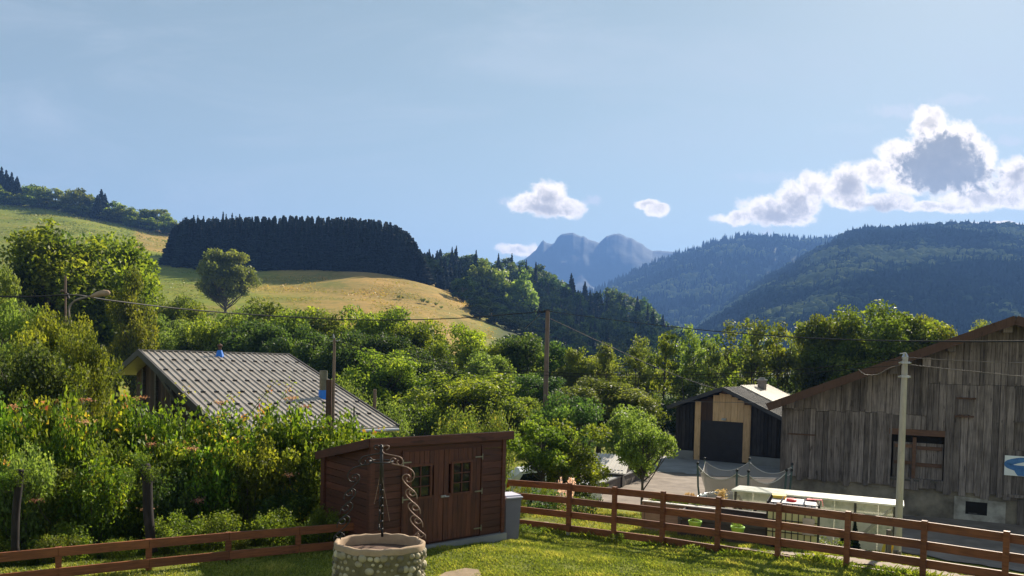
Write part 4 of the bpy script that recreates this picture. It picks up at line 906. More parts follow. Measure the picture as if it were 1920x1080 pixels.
def tree_mesh(seed, h, rx, crown_lo=0.3, n_cl=26, per=300, leaf=0.2, mat='leaf_mid', rcl=0.33, trunk_r=None, bark='bark', shell=0.5, flat=0.75, up=0.5, trunks=1, bias=0.4, droop=0.2, bare=0.0):
    "returns (crown mesh, trunk mesh) of a broadleaved tree: limbs that carry separate clumps of leaves"
    rg = np.random.default_rng(seed); rn = random.Random(seed)
    rz = h * (1 - crown_lo) / 2; zc = h - rz
    C = envelope_points(n_cl, rg, zc, rx * .82, rz * .84, shell)
    rad = rg.uniform(.65, 1.25, n_cl) * rcl * min(rx, rz)
    Pp, idx, q = clumpy(C, rad, per, rg, flat, bias)
    sizes = leaf * rg.uniform(.6, 1.3, len(Pp)); V, Fq = leaves(Pp, sizes, rg, up=up, droop=droop)
    clv = rg.uniform(0, .45, n_cl); var = np.clip(clv[idx] + rg.uniform(0, .45, len(Pp)) + 0.12 * q[:, 2], 0, 1)
    crown = npmesh('crown', V, Fq, MATS[mat], var)
    tr = trunk_r or h * 0.022; mb = MB()
    for ti in range(trunks):
        ox = rn.uniform(-.3, .3) * (trunks > 1); bx, by = rn.uniform(-.06, .06) * h + ox, rn.uniform(-.06, .06) * h
        tp = [(ox, 0, -.4), (ox + bx * .2, by * .2, h * .2), (ox + bx * .6, by * .6, h * .5), (bx + ox, by, h * .74)]
        mb.tube(curvepts(tp, 4), list(np.linspace(tr, tr * .25, 13)), 7, .5, cap=False)
    for i in range(n_cl):
        c = Vector(C[i]); z0 = max(h * crown_lo * .6, c.z - (Vector((c.x, c.y, 0)).length) * rn.uniform(.7, 1.2)); z0 = min(z0, c.z * .95, h * .8)
        s = Vector((bx * z0 / h, by * z0 / h, z0)); mdl = s.lerp(c, .5) + Vector((0, 0, -.08 * (c - s).length)); r0 = tr * .45 * (1 - z0 / h * .6)
        mb.tube([s, mdl, c], [r0, r0 * .6, r0 * .2], 5, .5, cap=False)
        for _ in range(2):
            e = c + Vector(unit(1, rg)[0]) * rad[i] * .8; mb.tube([mdl, mdl.lerp(e, .6) + Vector((0, 0, .05)), e], [r0 * .4, r0 * .25, r0 * .1], 4, .5, cap=False)
    return crown, mb.mesh('trunk', MATS[bark], smooth=True)
def conifer_mesh(seed, h, r, layers=26, per=11, mat='needles', lo=0.06, segs=2):
    rg = np.random.default_rng(seed); V = []; var = []
    for i in range(layers):
        t = (i + rg.uniform(-.3, .3)) / layers; z = h * (lo + (1 - lo) * t); rr = r * (1 - t) ** .85 * rg.uniform(.8, 1.1) + .04 * r
        m_ = max(5, int(per * (1 - t * .5)))
        for k in range(m_):
            a = 2 * math.pi * (k + rg.uniform(-.4, .4)) / m_; L = rr * rg.uniform(.7, 1.12); w = L * rg.uniform(.28, .45) + .05 * r; d = np.array([math.cos(a), math.sin(a), 0]); s = np.array([-d[1], d[0], 0]); dr = L * rg.uniform(.25, .5); th = L * .16 + .02 * h
            o = np.array([0, 0, z]); 
            V += [o + np.array([0, 0, th]), o + d * L * .6 + s * w * .6 + np.array([0, 0, -dr * .5 - th * .4]), o + d * L + np.array([0, 0, -dr]), o + d * L * .6 - s * w * .6 + np.array([0, 0, -dr * .5 - th * .4])]
            var.append(rg.uniform(0, 1))
            V += [o + d * L * .15 + np.array([0, 0, th * .5]), o + d * L * .7 + np.array([0, 0, -dr * .7 - th * 1.6]), o + d * L + np.array([0, 0, -dr]), o + d * L * .6 + np.array([0, 0, -dr * .3 + th * .6])]
            var.append(rg.uniform(0, .6))
    V = np.array(V); Fq = np.arange(len(V)).reshape(-1, 4)
    crown = npmesh('crown', V, Fq, MATS[mat], var)
    mb = MB(); mb.tube([(0, 0, -.5), (0, 0, h * .5), (0, 0, h * .97)], [h * .016, h * .01, h * .002], 6, .5); return crown, mb.mesh('trunk', MATS['bark'])
def shrub_mesh(seed, h, r, n_st=14, per=260, leaf=0.08, mat='leaf_hedge', tipred=0.0, arch=0.4, spread=1.0, up=0.4, fill=1.0, lo=.08):
    "many-stemmed shrub: arching stems leafed along their length"
    rg = np.random.default_rng(seed); rn = random.Random(seed); mb = MB(); PTS = []; VAR = []
    for i in range(n_st):
        a = rn.uniform(0, 6.283); rr = r * math.sqrt(rn.uniform(.02, 1)) * spread; hh = h * rn.uniform(.72, 1.02) * (1 - .2 * (rr / r) ** 2); b0 = Vector((math.cos(a) * rr * .35, math.sin(a) * rr * .35, -.1))
        tip = Vector((math.cos(a) * rr, math.sin(a) * rr, hh)); mid_ = b0.lerp(tip, .5) + Vector((-math.cos(a) * arch * rr * .3, -math.sin(a) * arch * rr * .3, hh * .12))
        c = curvepts([b0, mid_, tip], 6); mb.tube(c, list(np.linspace(.022, .006, len(c)) * (h / 2.6)), 5, .5, cap=False)
        ca = np.array(c); t = rg.uniform(lo, 1.0, int(per * fill)) ** .75; k = np.clip((t * (len(ca) - 1)).astype(int), 0, len(ca) - 2); f = (t * (len(ca) - 1) - k)[:, None]
        base_ = ca[k] * (1 - f) + ca[k + 1] * f; sp = unit(len(t), rg) * (rg.uniform(.1, 1, len(t)) ** .6)[:, None] * (.16 + .20 * np.sin(np.pi * np.clip(t, 0, .93)))[:, None] * r * 1.15
        PTS.append(base_ + sp); red = rn.random() < tipred
        VAR.append(np.clip(rg.uniform(0, .5, len(t)) + .25 * t + (np.where(t > .92, .5, 0) if red else 0) + rn.uniform(-.1, .1), 0, 1))
    Pp = np.concatenate(PTS); var = np.concatenate(VAR); V, Fq = leaves(Pp, leaf * rg.uniform(.6, 1.35, len(Pp)), rg, up=up, droop=.5)
    return npmesh('foliage', V, Fq, MATS[mat], var), mb.mesh('stems', MATS['bark'], smooth=True)
def proto(kind, meshes, names=('crown', 'trunk')): return (kind, meshes, names)
def plant(pr, loc, label=None, cat='tree', group=None, s=1.0, rz=None, name=None, mat=None):
    kind, meshes, names = pr; e = empty(name or kind, loc, random.uniform(0, 6.28) if rz is None else rz, label, cat, group); e.scale = (s, s, s) if not isinstance(s, tuple) else s
    for nm, me in zip(names, meshes):
        if me is None: continue
        o = link(nm, me, e)
        if mat and nm in ('crown', 'foliage'): o.material_slots[0].link = 'OBJECT'; o.material_slots[0].material = MATS[mat]
    return e
EXT = {}
def stand(px, top, Y, pr, w=None, h0=1.0, r0=1.0, **kw):
    "stand a plant on the ground so that it tops out at picture row top; w = picture width of its crown"
    me = pr[1][0]
    if me.name not in EXT:
        co = np.empty(len(me.vertices) * 3, np.float32); me.vertices.foreach_get('co', co); co = co.reshape(-1, 3)
        EXT[me.name] = (float(np.percentile(co[:, 2], 99.95)), float(np.percentile(np.hypot(co[:, 0], co[:, 1]), 96)))
    h0, r0 = EXT[me.name]
    g = gp(px, Y); t = at(px, top, Y); h = t.z - g.z; sx = h / h0
    if w: sx = w / F * Y / 2 / r0
    return plant(pr, (t.x, Y, g.z), s=(sx, sx, h / h0), **kw)

# prototypes (all about unit: real size in metres)
RND = [tree_mesh(100 + i, 9.0, 3.6, crown_lo=.16, n_cl=42 + 6 * i, per=330, leaf=.22, mat='leaf_mid', rcl=.29, shell=.3) for i in range(5)]
OVAL = [tree_mesh(120 + i, 9.0, 2.7, crown_lo=.12, n_cl=36, per=300, leaf=.20, mat='leaf_mid', rcl=.34, shell=.3) for i in range(3)]
SLIM = [tree_mesh(140 + i, 10.0, 1.7, crown_lo=.22, n_cl=24, per=70, leaf=.30, mat='leaf_pale', rcl=.46, trunk_r=.11, bark='bark', shell=.2, trunks=2, bias=.6) for i in range(4)]
TALL = [tree_mesh(160 + i, 13.0, 3.0, crown_lo=.05, n_cl=80, per=230, leaf=.26, mat='leaf_mid', rcl=.30, shell=.35, flat=1.25) for i in range(2)]
BUSH = [tree_mesh(180 + i, 4.0, 2.5, crown_lo=-.15, n_cl=26, per=300, leaf=.17, mat='leaf_mid', rcl=.34, shell=.4, trunk_r=.06) for i in range(3)]
APPLE = [tree_mesh(200 + i, 3.4, 1.5, crown_lo=(.26, .06, .26)[i], n_cl=34, per=230, leaf=.105, mat='leaf_pale', rcl=.30, shell=.3, trunk_r=.075, up=.3, bias=.5) for i in range(3)]
NEART = [tree_mesh(220 + i, 6.0, 2.6, crown_lo=.12, n_cl=46, per=420, leaf=.115, mat='leaf_mid', rcl=.27, shell=.4, bias=.5, trunk_r=.11) for i in range(2)]
FARB = [tree_mesh(240 + i, 14.0, 5.2, crown_lo=-.06, n_cl=26, per=70, leaf=1.0, mat='leaf_mid', rcl=.36, shell=.45) for i in range(4)]
LONE = [tree_mesh(260, 14.0, 7.0, crown_lo=.04, n_cl=80, per=170, leaf=.55, mat='leaf_pale', rcl=.23, shell=.3)]
SPR = [conifer_mesh(300 + i, 20.0, 2.7, layers=30, per=12) for i in range(4)]
SPRN = conifer_mesh(310, 12.0, 2.2, layers=40, per=16)
UPR = [shrub_mesh(320 + i, 3.2, 1.7, n_st=34, per=190, leaf=.11, mat='leaf_shoot', arch=.0, up=.1) for i in range(2)]
HDG = [shrub_mesh(340 + i, 3.0, 1.35, n_st=34, per=330, leaf=.115, mat='leaf_hedge', tipred=.22) for i in range(4)]
WEED = [shrub_mesh(360 + i, 1.3, .9, n_st=22, per=150, leaf=.075, mat='leaf_weed', arch=.2) for i in range(3)]
SMALL = [shrub_mesh(370 + i, .5, .35, n_st=12, per=60, leaf=.05, mat='leaf_weed', arch=.3) for i in range(2)]
CR = ('crown', 'trunk'); FS = ('foliage', 'stems')
def T(lst, i): return proto('tree', lst[i % len(lst)], CR)
def Sx(lst, i): return proto('shrub', lst[i % len(lst)], FS)

# ---------------------------------------------------------------- left hill: ridge trees along the skyline meadow
rr = random.Random(21)
ridge = [(-10, 345, 'b'), (12, 318, 's'), (22, 322, 's'), (3, 312, 's'), (32, 330, 's'), (35, 348, 'b'), (60, 345, 'b'), (82, 350, 'b'), (105, 352, 'b'), (128, 356, 'b'), (148, 352, 'B'), (168, 362, 'b'),
         (190, 354, 's'), (183, 365, 's'), (197, 362, 's'), (213, 378, 'b'), (232, 385, 'b'), (248, 388, 'b'), (266, 392, 'b'), (281, 393, 'b'), (297, 391, 'B'), (312, 400, 'b'), (322, 415, 'b'), (332, 418, 'b')]
for i, (px, top, k) in enumerate(ridge):
    Y = 500 + rr.uniform(-6, 10)
    if k == 's': stand(px, top, Y, proto('spruce_tree', SPR[i % 4], CR), w=26, h0=20, r0=2.7, label='dark conifer rising from the tree line along the skyline meadow', cat='conifer', group='conifers on the left skyline', name='spruce_tree')
    else: stand(px, top, Y, T(FARB, i), w=44 if k == 'B' else 34, h0=14, r0=5.2, label='dark leafy tree in the tree line along the skyline meadow', cat='tree', group='leafy trees on the left skyline')
for i in range(24):   # understorey filling the line
    px = -40 + i * 16; Y = 492 + rr.uniform(0, 6); y0 = np.interp(px, [0, 150, 250, 325], [372, 402, 420, 433])
    stand(px, y0 - 17 + rr.uniform(-4, 4), Y, T(FARB, i), w=32, h0=14, r0=5.2, label='dark leafy tree in the tree line along the skyline meadow', cat='tree', group='leafy trees on the left skyline')
# ---------------------------------------------------------------- spruce plantation
TOPS = [(325, 428), (345, 410), (400, 412), (450, 409), (540, 406), (640, 408), (700, 413), (740, 420), (760, 432), (775, 447), (788, 470), (797, 492)]
k_ = 0
for row in range(6):
    Y = 322 + row * 5.5
    px = 327 + row * 3 + rr.uniform(-3, 3)
    while px < 795:
        top = np.interp(px, [a for a, _ in TOPS], [b_ for _, b_ in TOPS]) + rr.uniform(-2, 3) - (1.5 if row else 0)
        yb = Y + rr.uniform(-1.4, 1.4) + (6 if px < 335 else 0)
        stand(px, top, yb, proto('spruce_tree', SPR[k_ % 4], CR), w=rr.uniform(34, 46), h0=20, r0=2.7, label='tall dark spruce in the dense block plantation on the hill', cat='conifer', group='spruces of the block plantation', name='spruce_tree')
        k_ += 1; px += rr.uniform(8.5, 12.5) * (1.0 if row < 2 else 1.6)
for i in range(16):   # higher spruces showing behind the left end
    px = 335 + i * 9 + rr.uniform(-3, 3); stand(px, np.interp(px, [335, 350, 400, 420, 480], [412, 402, 404, 396, 405]) + rr.uniform(-2, 5), 372, proto('spruce_tree', SPR[i % 4], CR), w=20, h0=20, r0=2.7, label='tall dark spruce in the dense block plantation on the hill', cat='conifer', group='spruces of the block plantation', name='spruce_tree')
# ---------------------------------------------------------------- wooded ridge right of the meadow
SK = [(790, 474), (830, 474), (870, 474), (885, 476), (910, 480), (950, 482), (990, 488), (1030, 502), (1060, 515), (1090, 530), (1130, 543), (1180, 545), (1210, 560), (1235, 585), (1260, 610)]
BS = [(790, 522), (850, 558), (885, 592), (905, 622), (950, 655), (1000, 676), (1050, 690), (1100, 688), (1150, 696), (1260, 702)]  # lower tree line drawn down over grass; dark trees stand in for shade
cnt = 0
for row in range(13):
    f = row / 12.0
    Y = 262 + f * 208
    px = 800 + rr.uniform(0, 12) - (8 if row > 6 else 0)
    while px < 1275:
        sk = np.interp(px, [a for a, _ in SK], [b_ for _, b_ in SK]); bs = np.interp(px, [a for a, _ in BS], [b_ for _, b_ in BS])
        g = gp(px, Y); gy = yh(px) - g.z / Y * F
        top = bs - 42 + (sk - bs + 42) * f ** .85 + rr.uniform(-5, 7); top = min(top, gy - 22)
        if (px < 845 and Y < 320) or (px < 880 and Y < 290): px += 30; continue
        lit = px > 868
        conif = (rr.random() < (.42 if row < 11 else .2) and not (868 < px < 1010)) or (row > 10 and 1060 < px < 1130) or (px < 868 and rr.random() < .6)
        if row > 10 and 1130 < px < 1235: conif = rr.random() < .12
        if conif: stand(px, top - 6, Y, proto('spruce_tree', SPR[cnt % 4], CR), w=22, h0=20, r0=2.7, label='dark conifer on the shaded wooded ridge beyond the meadow', cat='conifer', group='conifers of the wooded ridge', name='spruce_tree')
        else: stand(px, top, Y, T(FARB, cnt), w=rr.uniform(38, 52), h0=14, r0=5.2, label='round dark tree added on the shaded grass below the wooded ridge', cat='tree', group='leafy trees of the wooded ridge', mat='leaf_ridge_shaded' if row < 11 else 'leaf_dark')
        cnt += 1; px += rr.uniform(22, 34)
print('ridge trees', cnt, 'plantation', k_)
for (px, top, w) in ((905, 484, 60), (935, 505, 62), (985, 505, 60), (890, 505, 50)): stand(px, top, 352, T(FARB, int(px)), w=w, h0=14, r0=5.2, label='big pale round tree at the near edge of the wooded ridge', cat='tree', group='big round trees at the edge of the wooded ridge', mat='leaf_pale')
for (px, top, Y) in ((848, 462, 430), (856, 460, 430), (893, 468, 440), (987, 486, 440), (1005, 490, 440), (960, 474, 455), (805, 466, 420), (935, 474, 450), (1215, 567, 380), (1225, 578, 380)):
    stand(px, top, Y, proto('spruce_tree', SPR[px % 4], CR), w=17, h0=20, r0=2.7, label='dark conifer on the shaded wooded ridge beyond the meadow', cat='conifer', group='conifers of the wooded ridge', name='spruce_tree')
for i, (px, top, Y) in enumerate(((935, 640, 215), (965, 628, 235), (1000, 640, 225), (1035, 648, 215), (1065, 655, 205), (1095, 668, 215), (1020, 632, 245))): stand(px, top, Y, T(FARB, i), w=58, h0=14, r0=5.2, label='round dark tree added on the shaded grass below the wooded ridge', cat='tree', group='leafy trees of the wooded ridge', mat='leaf_ridge_shaded')  # added dark trees, standing in for shade on the grass here
# lone tree and small bushes on the meadow
stand(424, 466, 205, proto('tree', LONE[0], CR), w=100, h0=14, r0=7.0, label='lone broad rounded tree standing on the meadow before the spruce block', cat='tree', rz=.5)
for i, (px, w, Y) in enumerate(((790, 14, 262), (800, 10, 262), (815, 10, 262), (745, 10, 262), (753, 8, 262), (825, 9, 258), (290, 12, 230), (300, 9, 225), (283, 12, 215), (296, 12, 208))):
    g = gp(px, Y); plant(Sx(WEED, i), g, 'small low bush dotted on the dry meadow', 'bush', 'small bushes on the meadow', s=(w * Y / F / .9 / 2,) * 2 + (w * Y / F / 2.6,), name='bush')

# ---------------------------------------------------------------- far forests as one mass per hill
def wood_mass(name, V, n, hmin, hmax, seed, label, conif=.5, xr=None):
    rg = np.random.default_rng(seed); nr_, nc_, _ = V.shape; M_ = 46
    i = rg.uniform(0, M_, n * 3) if False else rg.uniform(0, nr_ - 9, n * 3); j = rg.uniform(0, nc_ - 1.01, n * 3); i0 = i.astype(int); j0 = j.astype(int); fi = (i - i0)[:, None]; fj = (j - j0)[:, None]
    Pq = V[i0, j0] * (1 - fi) * (1 - fj) + V[i0 + 1, j0] * fi * (1 - fj) + V[i0, j0 + 1] * (1 - fi) * fj + V[i0 + 1, j0 + 1] * fi * fj
    px = 960 + F * Pq[:, 0] / Pq[:, 1]; keep = (px > 1000) & (px < 2050) & (Pq[:, 2] > 0); Pq = Pq[keep][:n]; n = len(Pq)
    ns = np.array([.75 * noise.noise(Vector(p) * 0.006) + .55 * noise.noise(Vector(p) * 0.02) for p in Pq]); isc = rg.uniform(0, 1, n) < (conif - ns * .9)
    hh = rg.uniform(hmin, hmax, n); a = rg.uniform(0, 6.28, n)
    # leafy template: faceted lumpy dome; conifer template: star cone
    def dome(seed_):
        r_ = np.random.default_rng(seed_); v = []
        for (zz, rr_, m_) in ((.1, .75, 7), (.38, 1.0, 7), (.66, .85, 7), (.88, .5, 7)): v += [(rr_ * math.cos(6.283*k/m_ + zz*3) * r_.uniform(.75, 1.2), rr_ * math.sin(6.283*k/m_ + zz*3) * r_.uniform(.75, 1.2), zz + r_.uniform(-.07, .07)) for k in range(m_)]
        v.append((0, 0, 1.0)); f_ = []
        for q_ in range(3):
            for k in range(7): a_, b_ = q_*7+k, q_*7+(k+1) % 7; f_ += [(a_, b_, b_+7), (a_, b_+7, a_+7)]
        f_ += [(21+k, 21+(k+1) % 7, 28) for k in range(7)]
        return np.array(v), np.array(f_)
    def cone():
        v = [(math.cos(6.283*k/6), math.sin(6.283*k/6), .05 + .0*(k % 2)) for k in range(6)] + [(.62*math.cos(6.283*k/6+.5), .62*math.sin(6.283*k/6+.5), .42) for k in range(6)] + [(0, 0, 1.0)]
        f_ = []
        for k in range(6): f_ += [(k, (k+1) % 6, (k+1) % 6+6), (k, (k+1) % 6+6, k+6), (k+6, (k+1) % 6+6, 12)]
        return np.array(v), np.array(f_)
    VV = []; FF = []; AA = []; off = 0
    for typ in range(5):
        sel = np.where(isc if typ == 4 else (~isc & (np.arange(n) % 4 == typ)))[0]
        if len(sel) == 0: continue
        tv, tf = cone() if typ == 4 else dome(typ); r_ = hh[sel] * (.24 if typ == 4 else .52); ca, sa = np.cos(a[sel]), np.sin(a[sel])
        x = (tv[None, :, 0] * ca[:, None] - tv[None, :, 1] * sa[:, None]) * r_[:, None]; y = (tv[None, :, 0] * sa[:, None] + tv[None, :, 1] * ca[:, None]) * r_[:, None]
        z = tv[None, :, 2] * hh[sel][:, None] * (1.15 if typ == 4 else .85)
        X_ = np.stack([x, y, z], -1) + Pq[sel][:, None, :] - np.array([0, 0, 1.0]); VV.append(X_.reshape(-1, 3))
        FF.append((tf[None] + (np.arange(len(sel)) * len(tv))[:, None, None]).reshape(-1, 3) + off); off += len(sel) * len(tv)
        base_ = (np.zeros(len(sel)) if typ == 4 else np.clip(.46 + ns[sel] * 1.9 + rg.uniform(-.3, .35, len(sel)), .1, 1)); AA.append(np.repeat(base_, len(tf)) + rg.uniform(0, .1, len(sel) * len(tf)))  # noise clumps of pale trees, with sunlit patches put into leaf colour
    o = link(name, npmesh(name, np.concatenate(VV), np.concatenate(FF), MATS['far_leaf'], np.concatenate(AA))); tag(o, label, 'forest', None, 'stuff')
m, N, b, out = newmat('far_leaf')
c = N.ramp(attr(N), [(0.0, (0.006, 0.011, 0.009)), (0.15, (0.009, 0.016, 0.010)), (0.5, (0.018, 0.029, 0.013)), (0.72, (0.04, 0.056, 0.022)), (1.0, (0.125, 0.145, 0.05))]); N.link(c, b.inputs['Base Color']); b.inputs['Roughness'].default_value = 1.0; b.inputs['Specular IOR Level'].default_value = 0.0
wood_mass('forest', V2, 16000, 9, 17, 5, 'mixed forest covering the nearer right-hand hill behind the barn', .38)
wood_mass('forest', V1, 12000, 13, 24, 6, 'dark forest covering the farther hill right of the twin peaks', .75)

# ---------------------------------------------------------------- tree belt in the middle distance
def ST(px, top, Y, lst, i, w, h0, r0, label, mat=None, cat='tree', **kw): return stand(px, top, Y, T(lst, i), w=w, h0=h0, r0=r0, label=label, cat=cat, mat=mat, **kw)
ST(105, 424, 62, TALL, 0, 165, 13, 3.0, 'tallest dark green tree with upright plumes at the left, under the skyline meadow')
ST(218, 440, 66, TALL, 1, 150, 13, 3.0, 'tall sunlit green tree right of the tallest left-hand tree', mat='leaf_mid')
ST(160, 440, 70, TALL, 1, 140, 13, 3.0, 'narrow tall tree between the two tall left-hand trees')
ST(48, 478, 60, OVAL, 0, 90, 9, 2.7, 'dark blunt tree at the left foot of the tallest tree', mat='leaf_dark')
ST(250, 500, 58, OVAL, 1, 80, 9, 2.7, 'bright green lower tree leaning out right of the tall left-hand trees')
ST(12, 500, 46, OVAL, 1, 90, 9, 2.7, 'pale green tree cut by the left edge of the photo', mat='leaf_pale')
belt = [(318, 552, 78, RND, 90, 'pale bushy tree left of the lone meadow tree, behind the house ridge', 'leaf_pale'), (365, 566, 74, OVAL, 100, 'rounded grey-green tree above the left end of the house roof', 'leaf_mid'),
 (462, 574, 82, RND, 110, 'yellowish tree just below the lone meadow tree', 'leaf_pale'), (505, 560, 76, RND, 120, 'broad green tree right below the lone meadow tree', 'leaf_mid'),
 (300, 590, 62, OVAL, 80, 'slender-stemmed tree close behind the left gable of the house', 'leaf_pale'), (410, 590, 64, RND, 110, 'dark bushy tree directly behind the blue roof vent', 'leaf_mid'),
 (555, 575, 72, RND, 110, 'round green tree behind the right end of the house ridge', 'leaf_mid'), (475, 600, 62, RND, 120, 'dark tree behind the middle of the house ridge', 'leaf_dark'),
 (625, 583, 72, RND, 110, 'green tree rising left of the slim pole top', 'leaf_mid'), (575, 610, 60, RND, 110, 'tree with visible dark stems right of the house ridge', 'leaf_dark'),
 (700, 573, 70, RND, 130, 'highest tree of the belt under the golden meadow', 'leaf_mid'), (775, 598, 68, RND, 120, 'big green tree right of the highest belt tree', 'leaf_mid'),
 (665, 620, 58, RND, 130, 'dark tree with many bare stems right of the slim pole', 'leaf_dark'), (750, 625, 58, RND, 130, 'dark spreading tree left of the yellow-green tree', 'leaf_dark'),
 (868, 606, 74, RND, 110, 'yellow-green tree standing out against the shaded meadow', 'leaf_yellow'), (820, 640, 66, OVAL, 80, 'small mid green tree left of the yellow-green tree', 'leaf_mid'),
 (968, 624, 66, RND, 125, 'dark domed tree left of the tall wooden pole', 'leaf_dark'), (905, 660, 60, RND, 90, 'grey-green tree under the yellow-green tree', 'leaf_pale'),
 (1045, 640, 62, OVAL, 80, 'dark narrow tree just right of the tall wooden pole', 'leaf_dark'), (1075, 655, 60, OVAL, 60, 'tree with one orange-tinted side right of the wooden pole', 'leaf_pale'),
 (875, 698, 47, RND, 180, 'bright green spreading tree behind the yellow-tipped shrub', 'leaf_mid'), (800, 745, 44, BUSH, 120, 'bright green bush left of the yellow-tipped shrub', 'leaf_mid'),
 (955, 740, 46, RND, 110, 'green tree just left of the foot of the wooden pole', 'leaf_mid'), (1015, 700, 52, OVAL, 90, 'green tree hiding the foot of the wooden pole', 'leaf_dark'),
 (1125, 706, 46, RND, 150, 'soft grey-green tree right of the wooden pole', 'leaf_pale'), (1072, 736, 40, BUSH, 110, 'deep green dense shrub right of the wooden pole', 'leaf_dark'),
 (1175, 760, 38, BUSH, 110, 'rough grey-green bush behind the small fruit tree', 'leaf_pale'),
 (1545, 590, 62, RND, 95, 'tree with a brownish top left of the big round pair', 'leaf_mid'), (1600, 577, 60, RND, 120, 'big round tree, left one of the pair above the barn roof', 'leaf_mid'),
 (1668, 566, 58, RND, 150, 'highest round tree above the left slope of the barn roof', 'leaf_mid'), (1735, 592, 58, RND, 90, 'round tree right behind the slope of the barn roof', 'leaf_mid'),
 (530, 590, 70, RND, 110, 'green tree filling the belt left of the slim pole', 'leaf_mid'), (350, 600, 66, RND, 110, 'pale tree behind the left end of the house roof', 'leaf_pale'), (840, 672, 60, RND, 110, 'dark tree below and left of the yellow-green tree', 'leaf_dark'), (930, 645, 64, OVAL, 80, 'green tree between the yellow-green and the domed tree', 'leaf_mid'), (720, 655, 54, RND, 130, 'dark leafy tree low in the belt right of the slim pole', 'leaf_mid'), (1110, 668, 64, RND, 90, 'leafy tree low in the gap right of the wooden pole', 'leaf_mid'), (1020, 660, 66, RND, 90, 'leafy tree seen right behind the wooden pole', 'leaf_mid'),
 (1848, 600, 55, OVAL, 60, 'tip of a tree peeping over the barn roof near its ridge', 'leaf_pale')]
for i, (px, top, Y, lst, w, lb, mt) in enumerate(belt):
    h0, r0 = {id(RND): (9.0, 3.6), id(OVAL): (9.0, 2.7), id(BUSH): (4.0, 2.5)}[id(lst)]
    ST(px, top, Y, lst, i, w * 1.18, h0, r0, lb, mat=mt, rz=i * 1.3)
tops = [(1085, 650), (1112, 662), (1140, 640), (1165, 668), (1195, 628), (1222, 650), (1247, 618), (1270, 640), (1300, 606), (1322, 625), (1345, 640), (1372, 600), (1398, 618), (1420, 596), (1445, 612), (1468, 600), (1495, 622), (1515, 600), (1180, 690), (1290, 680), (1350, 690), (1410, 680), (1230, 700), (1460, 670), (1500, 680)]
for i, (px, top) in enumerate(tops):
    ST(px, top, 60 + (i * 7) % 13, SLIM, i, 50 + (i * 11) % 22, 10.0, 1.7, 'slender thin-stemmed young tree in the row behind the garage', rz=i * .9, group='slender young trees behind the garage', mat='leaf_pale' if i % 3 else 'leaf_mid')
for i in range(26):   # undergrowth at the feet of the belt
    px = 290 + i * 50; Y = 57 + (i * 5) % 9
    if 1830 < px: continue
    ST(px, 728 + (i * 37) % 30 if px > 1000 else 690 + (i * 37) % 30, Y, BUSH, i, 120, 4.0, 2.5, 'dense undergrowth bush at the foot of the middle tree belt', cat='bush', rz=i, group='undergrowth bushes of the tree belt', mat='leaf_dark' if i % 3 else 'leaf_mid')
for i, (px, top, w, Y, lb) in enumerate(((650, 700, 90, 44, 'pale upright shrub right behind the house roof edge, nearer the slim pole'), (715, 738, 110, 40, 'pale upright shrub beyond the lower right corner of the house roof'))):
    stand(px, top, Y, Sx(UPR, i), w=w, h0=3.2, r0=1.7, label=lb, cat='shrub', mat='leaf_pale')
stand(872, 758, 29, Sx(UPR, 0), w=120, h0=3.2, r0=1.7, label='yellow and orange tipped upright shrub, left half of the clump behind the shed', cat='shrub')
stand(930, 752, 30, Sx(UPR, 1), w=100, h0=3.2, r0=1.7, label='yellow and orange tipped upright shrub, right half of the clump behind the shed', cat='shrub')
# ---------------------------------------------------------------- fruit trees by the drive
def FT_(px, top, Y, i, w, lb, mat=None, h=3.4, lst=APPLE, r=1.5): return stand(px, top, Y, T(lst, i), w=w, h0=h, r0=r, label=lb, cat='tree', mat=mat, rz=i * 2.1)
FT_(1025, 778, 27.0, 0, 150, 'dark leafy fruit tree right behind the shed, over the white car', 'leaf_mid')
FT_(1082, 788, 27.5, 1, 165, 'dark fruit tree between the white car and the small fruit tree', 'leaf_mid')
ft = gp(1182, 27.5); plant(T(APPLE, 2), (at(1205, 900, 27.5).x, 27.5, gz(at(1205, 900, 27.5).x, 27.5)), 'small fruit tree with a forked trunk on the grass by the drive', 'tree', s=(.92, .92, 1.12), rz=2.2)
# ---------------------------------------------------------------- left foreground trees
for i, (px, top, Y, w, lb, mt) in enumerate(((10, 560, 27, 170, 'leafy tree at the left edge under the street lamp height', 'leaf_pale'), (88, 600, 25, 165, 'bushy green tree below the street lamp', 'leaf_mid'), (160, 612, 24, 125, 'green tree reaching in front of the house gable', 'leaf_mid'), (40, 640, 21, 210, 'shadowy tree behind the hedge at the left edge', 'leaf_dark'), (112, 672, 20.5, 165, 'leafy tree behind the hedge, left of the house gable', 'leaf_mid'))):
    stand(px, top, Y, T(NEART, i), w=w, h0=6.0, r0=2.6, label=lb, cat='tree', mat=mt, rz=i * 1.7)
stand(118, 577, 26.3, T(NEART, 1), w=110, h0=6.0, r0=2.6, label='narrow leafy tree top hiding the lower part of the street lamp post', cat='tree', mat='leaf_mid')
stand(152, 598, 26.0, T(NEART, 0), w=85, h0=6.0, r0=2.6, label='leafy tree top just right of the street lamp post', cat='tree', mat='leaf_pale')
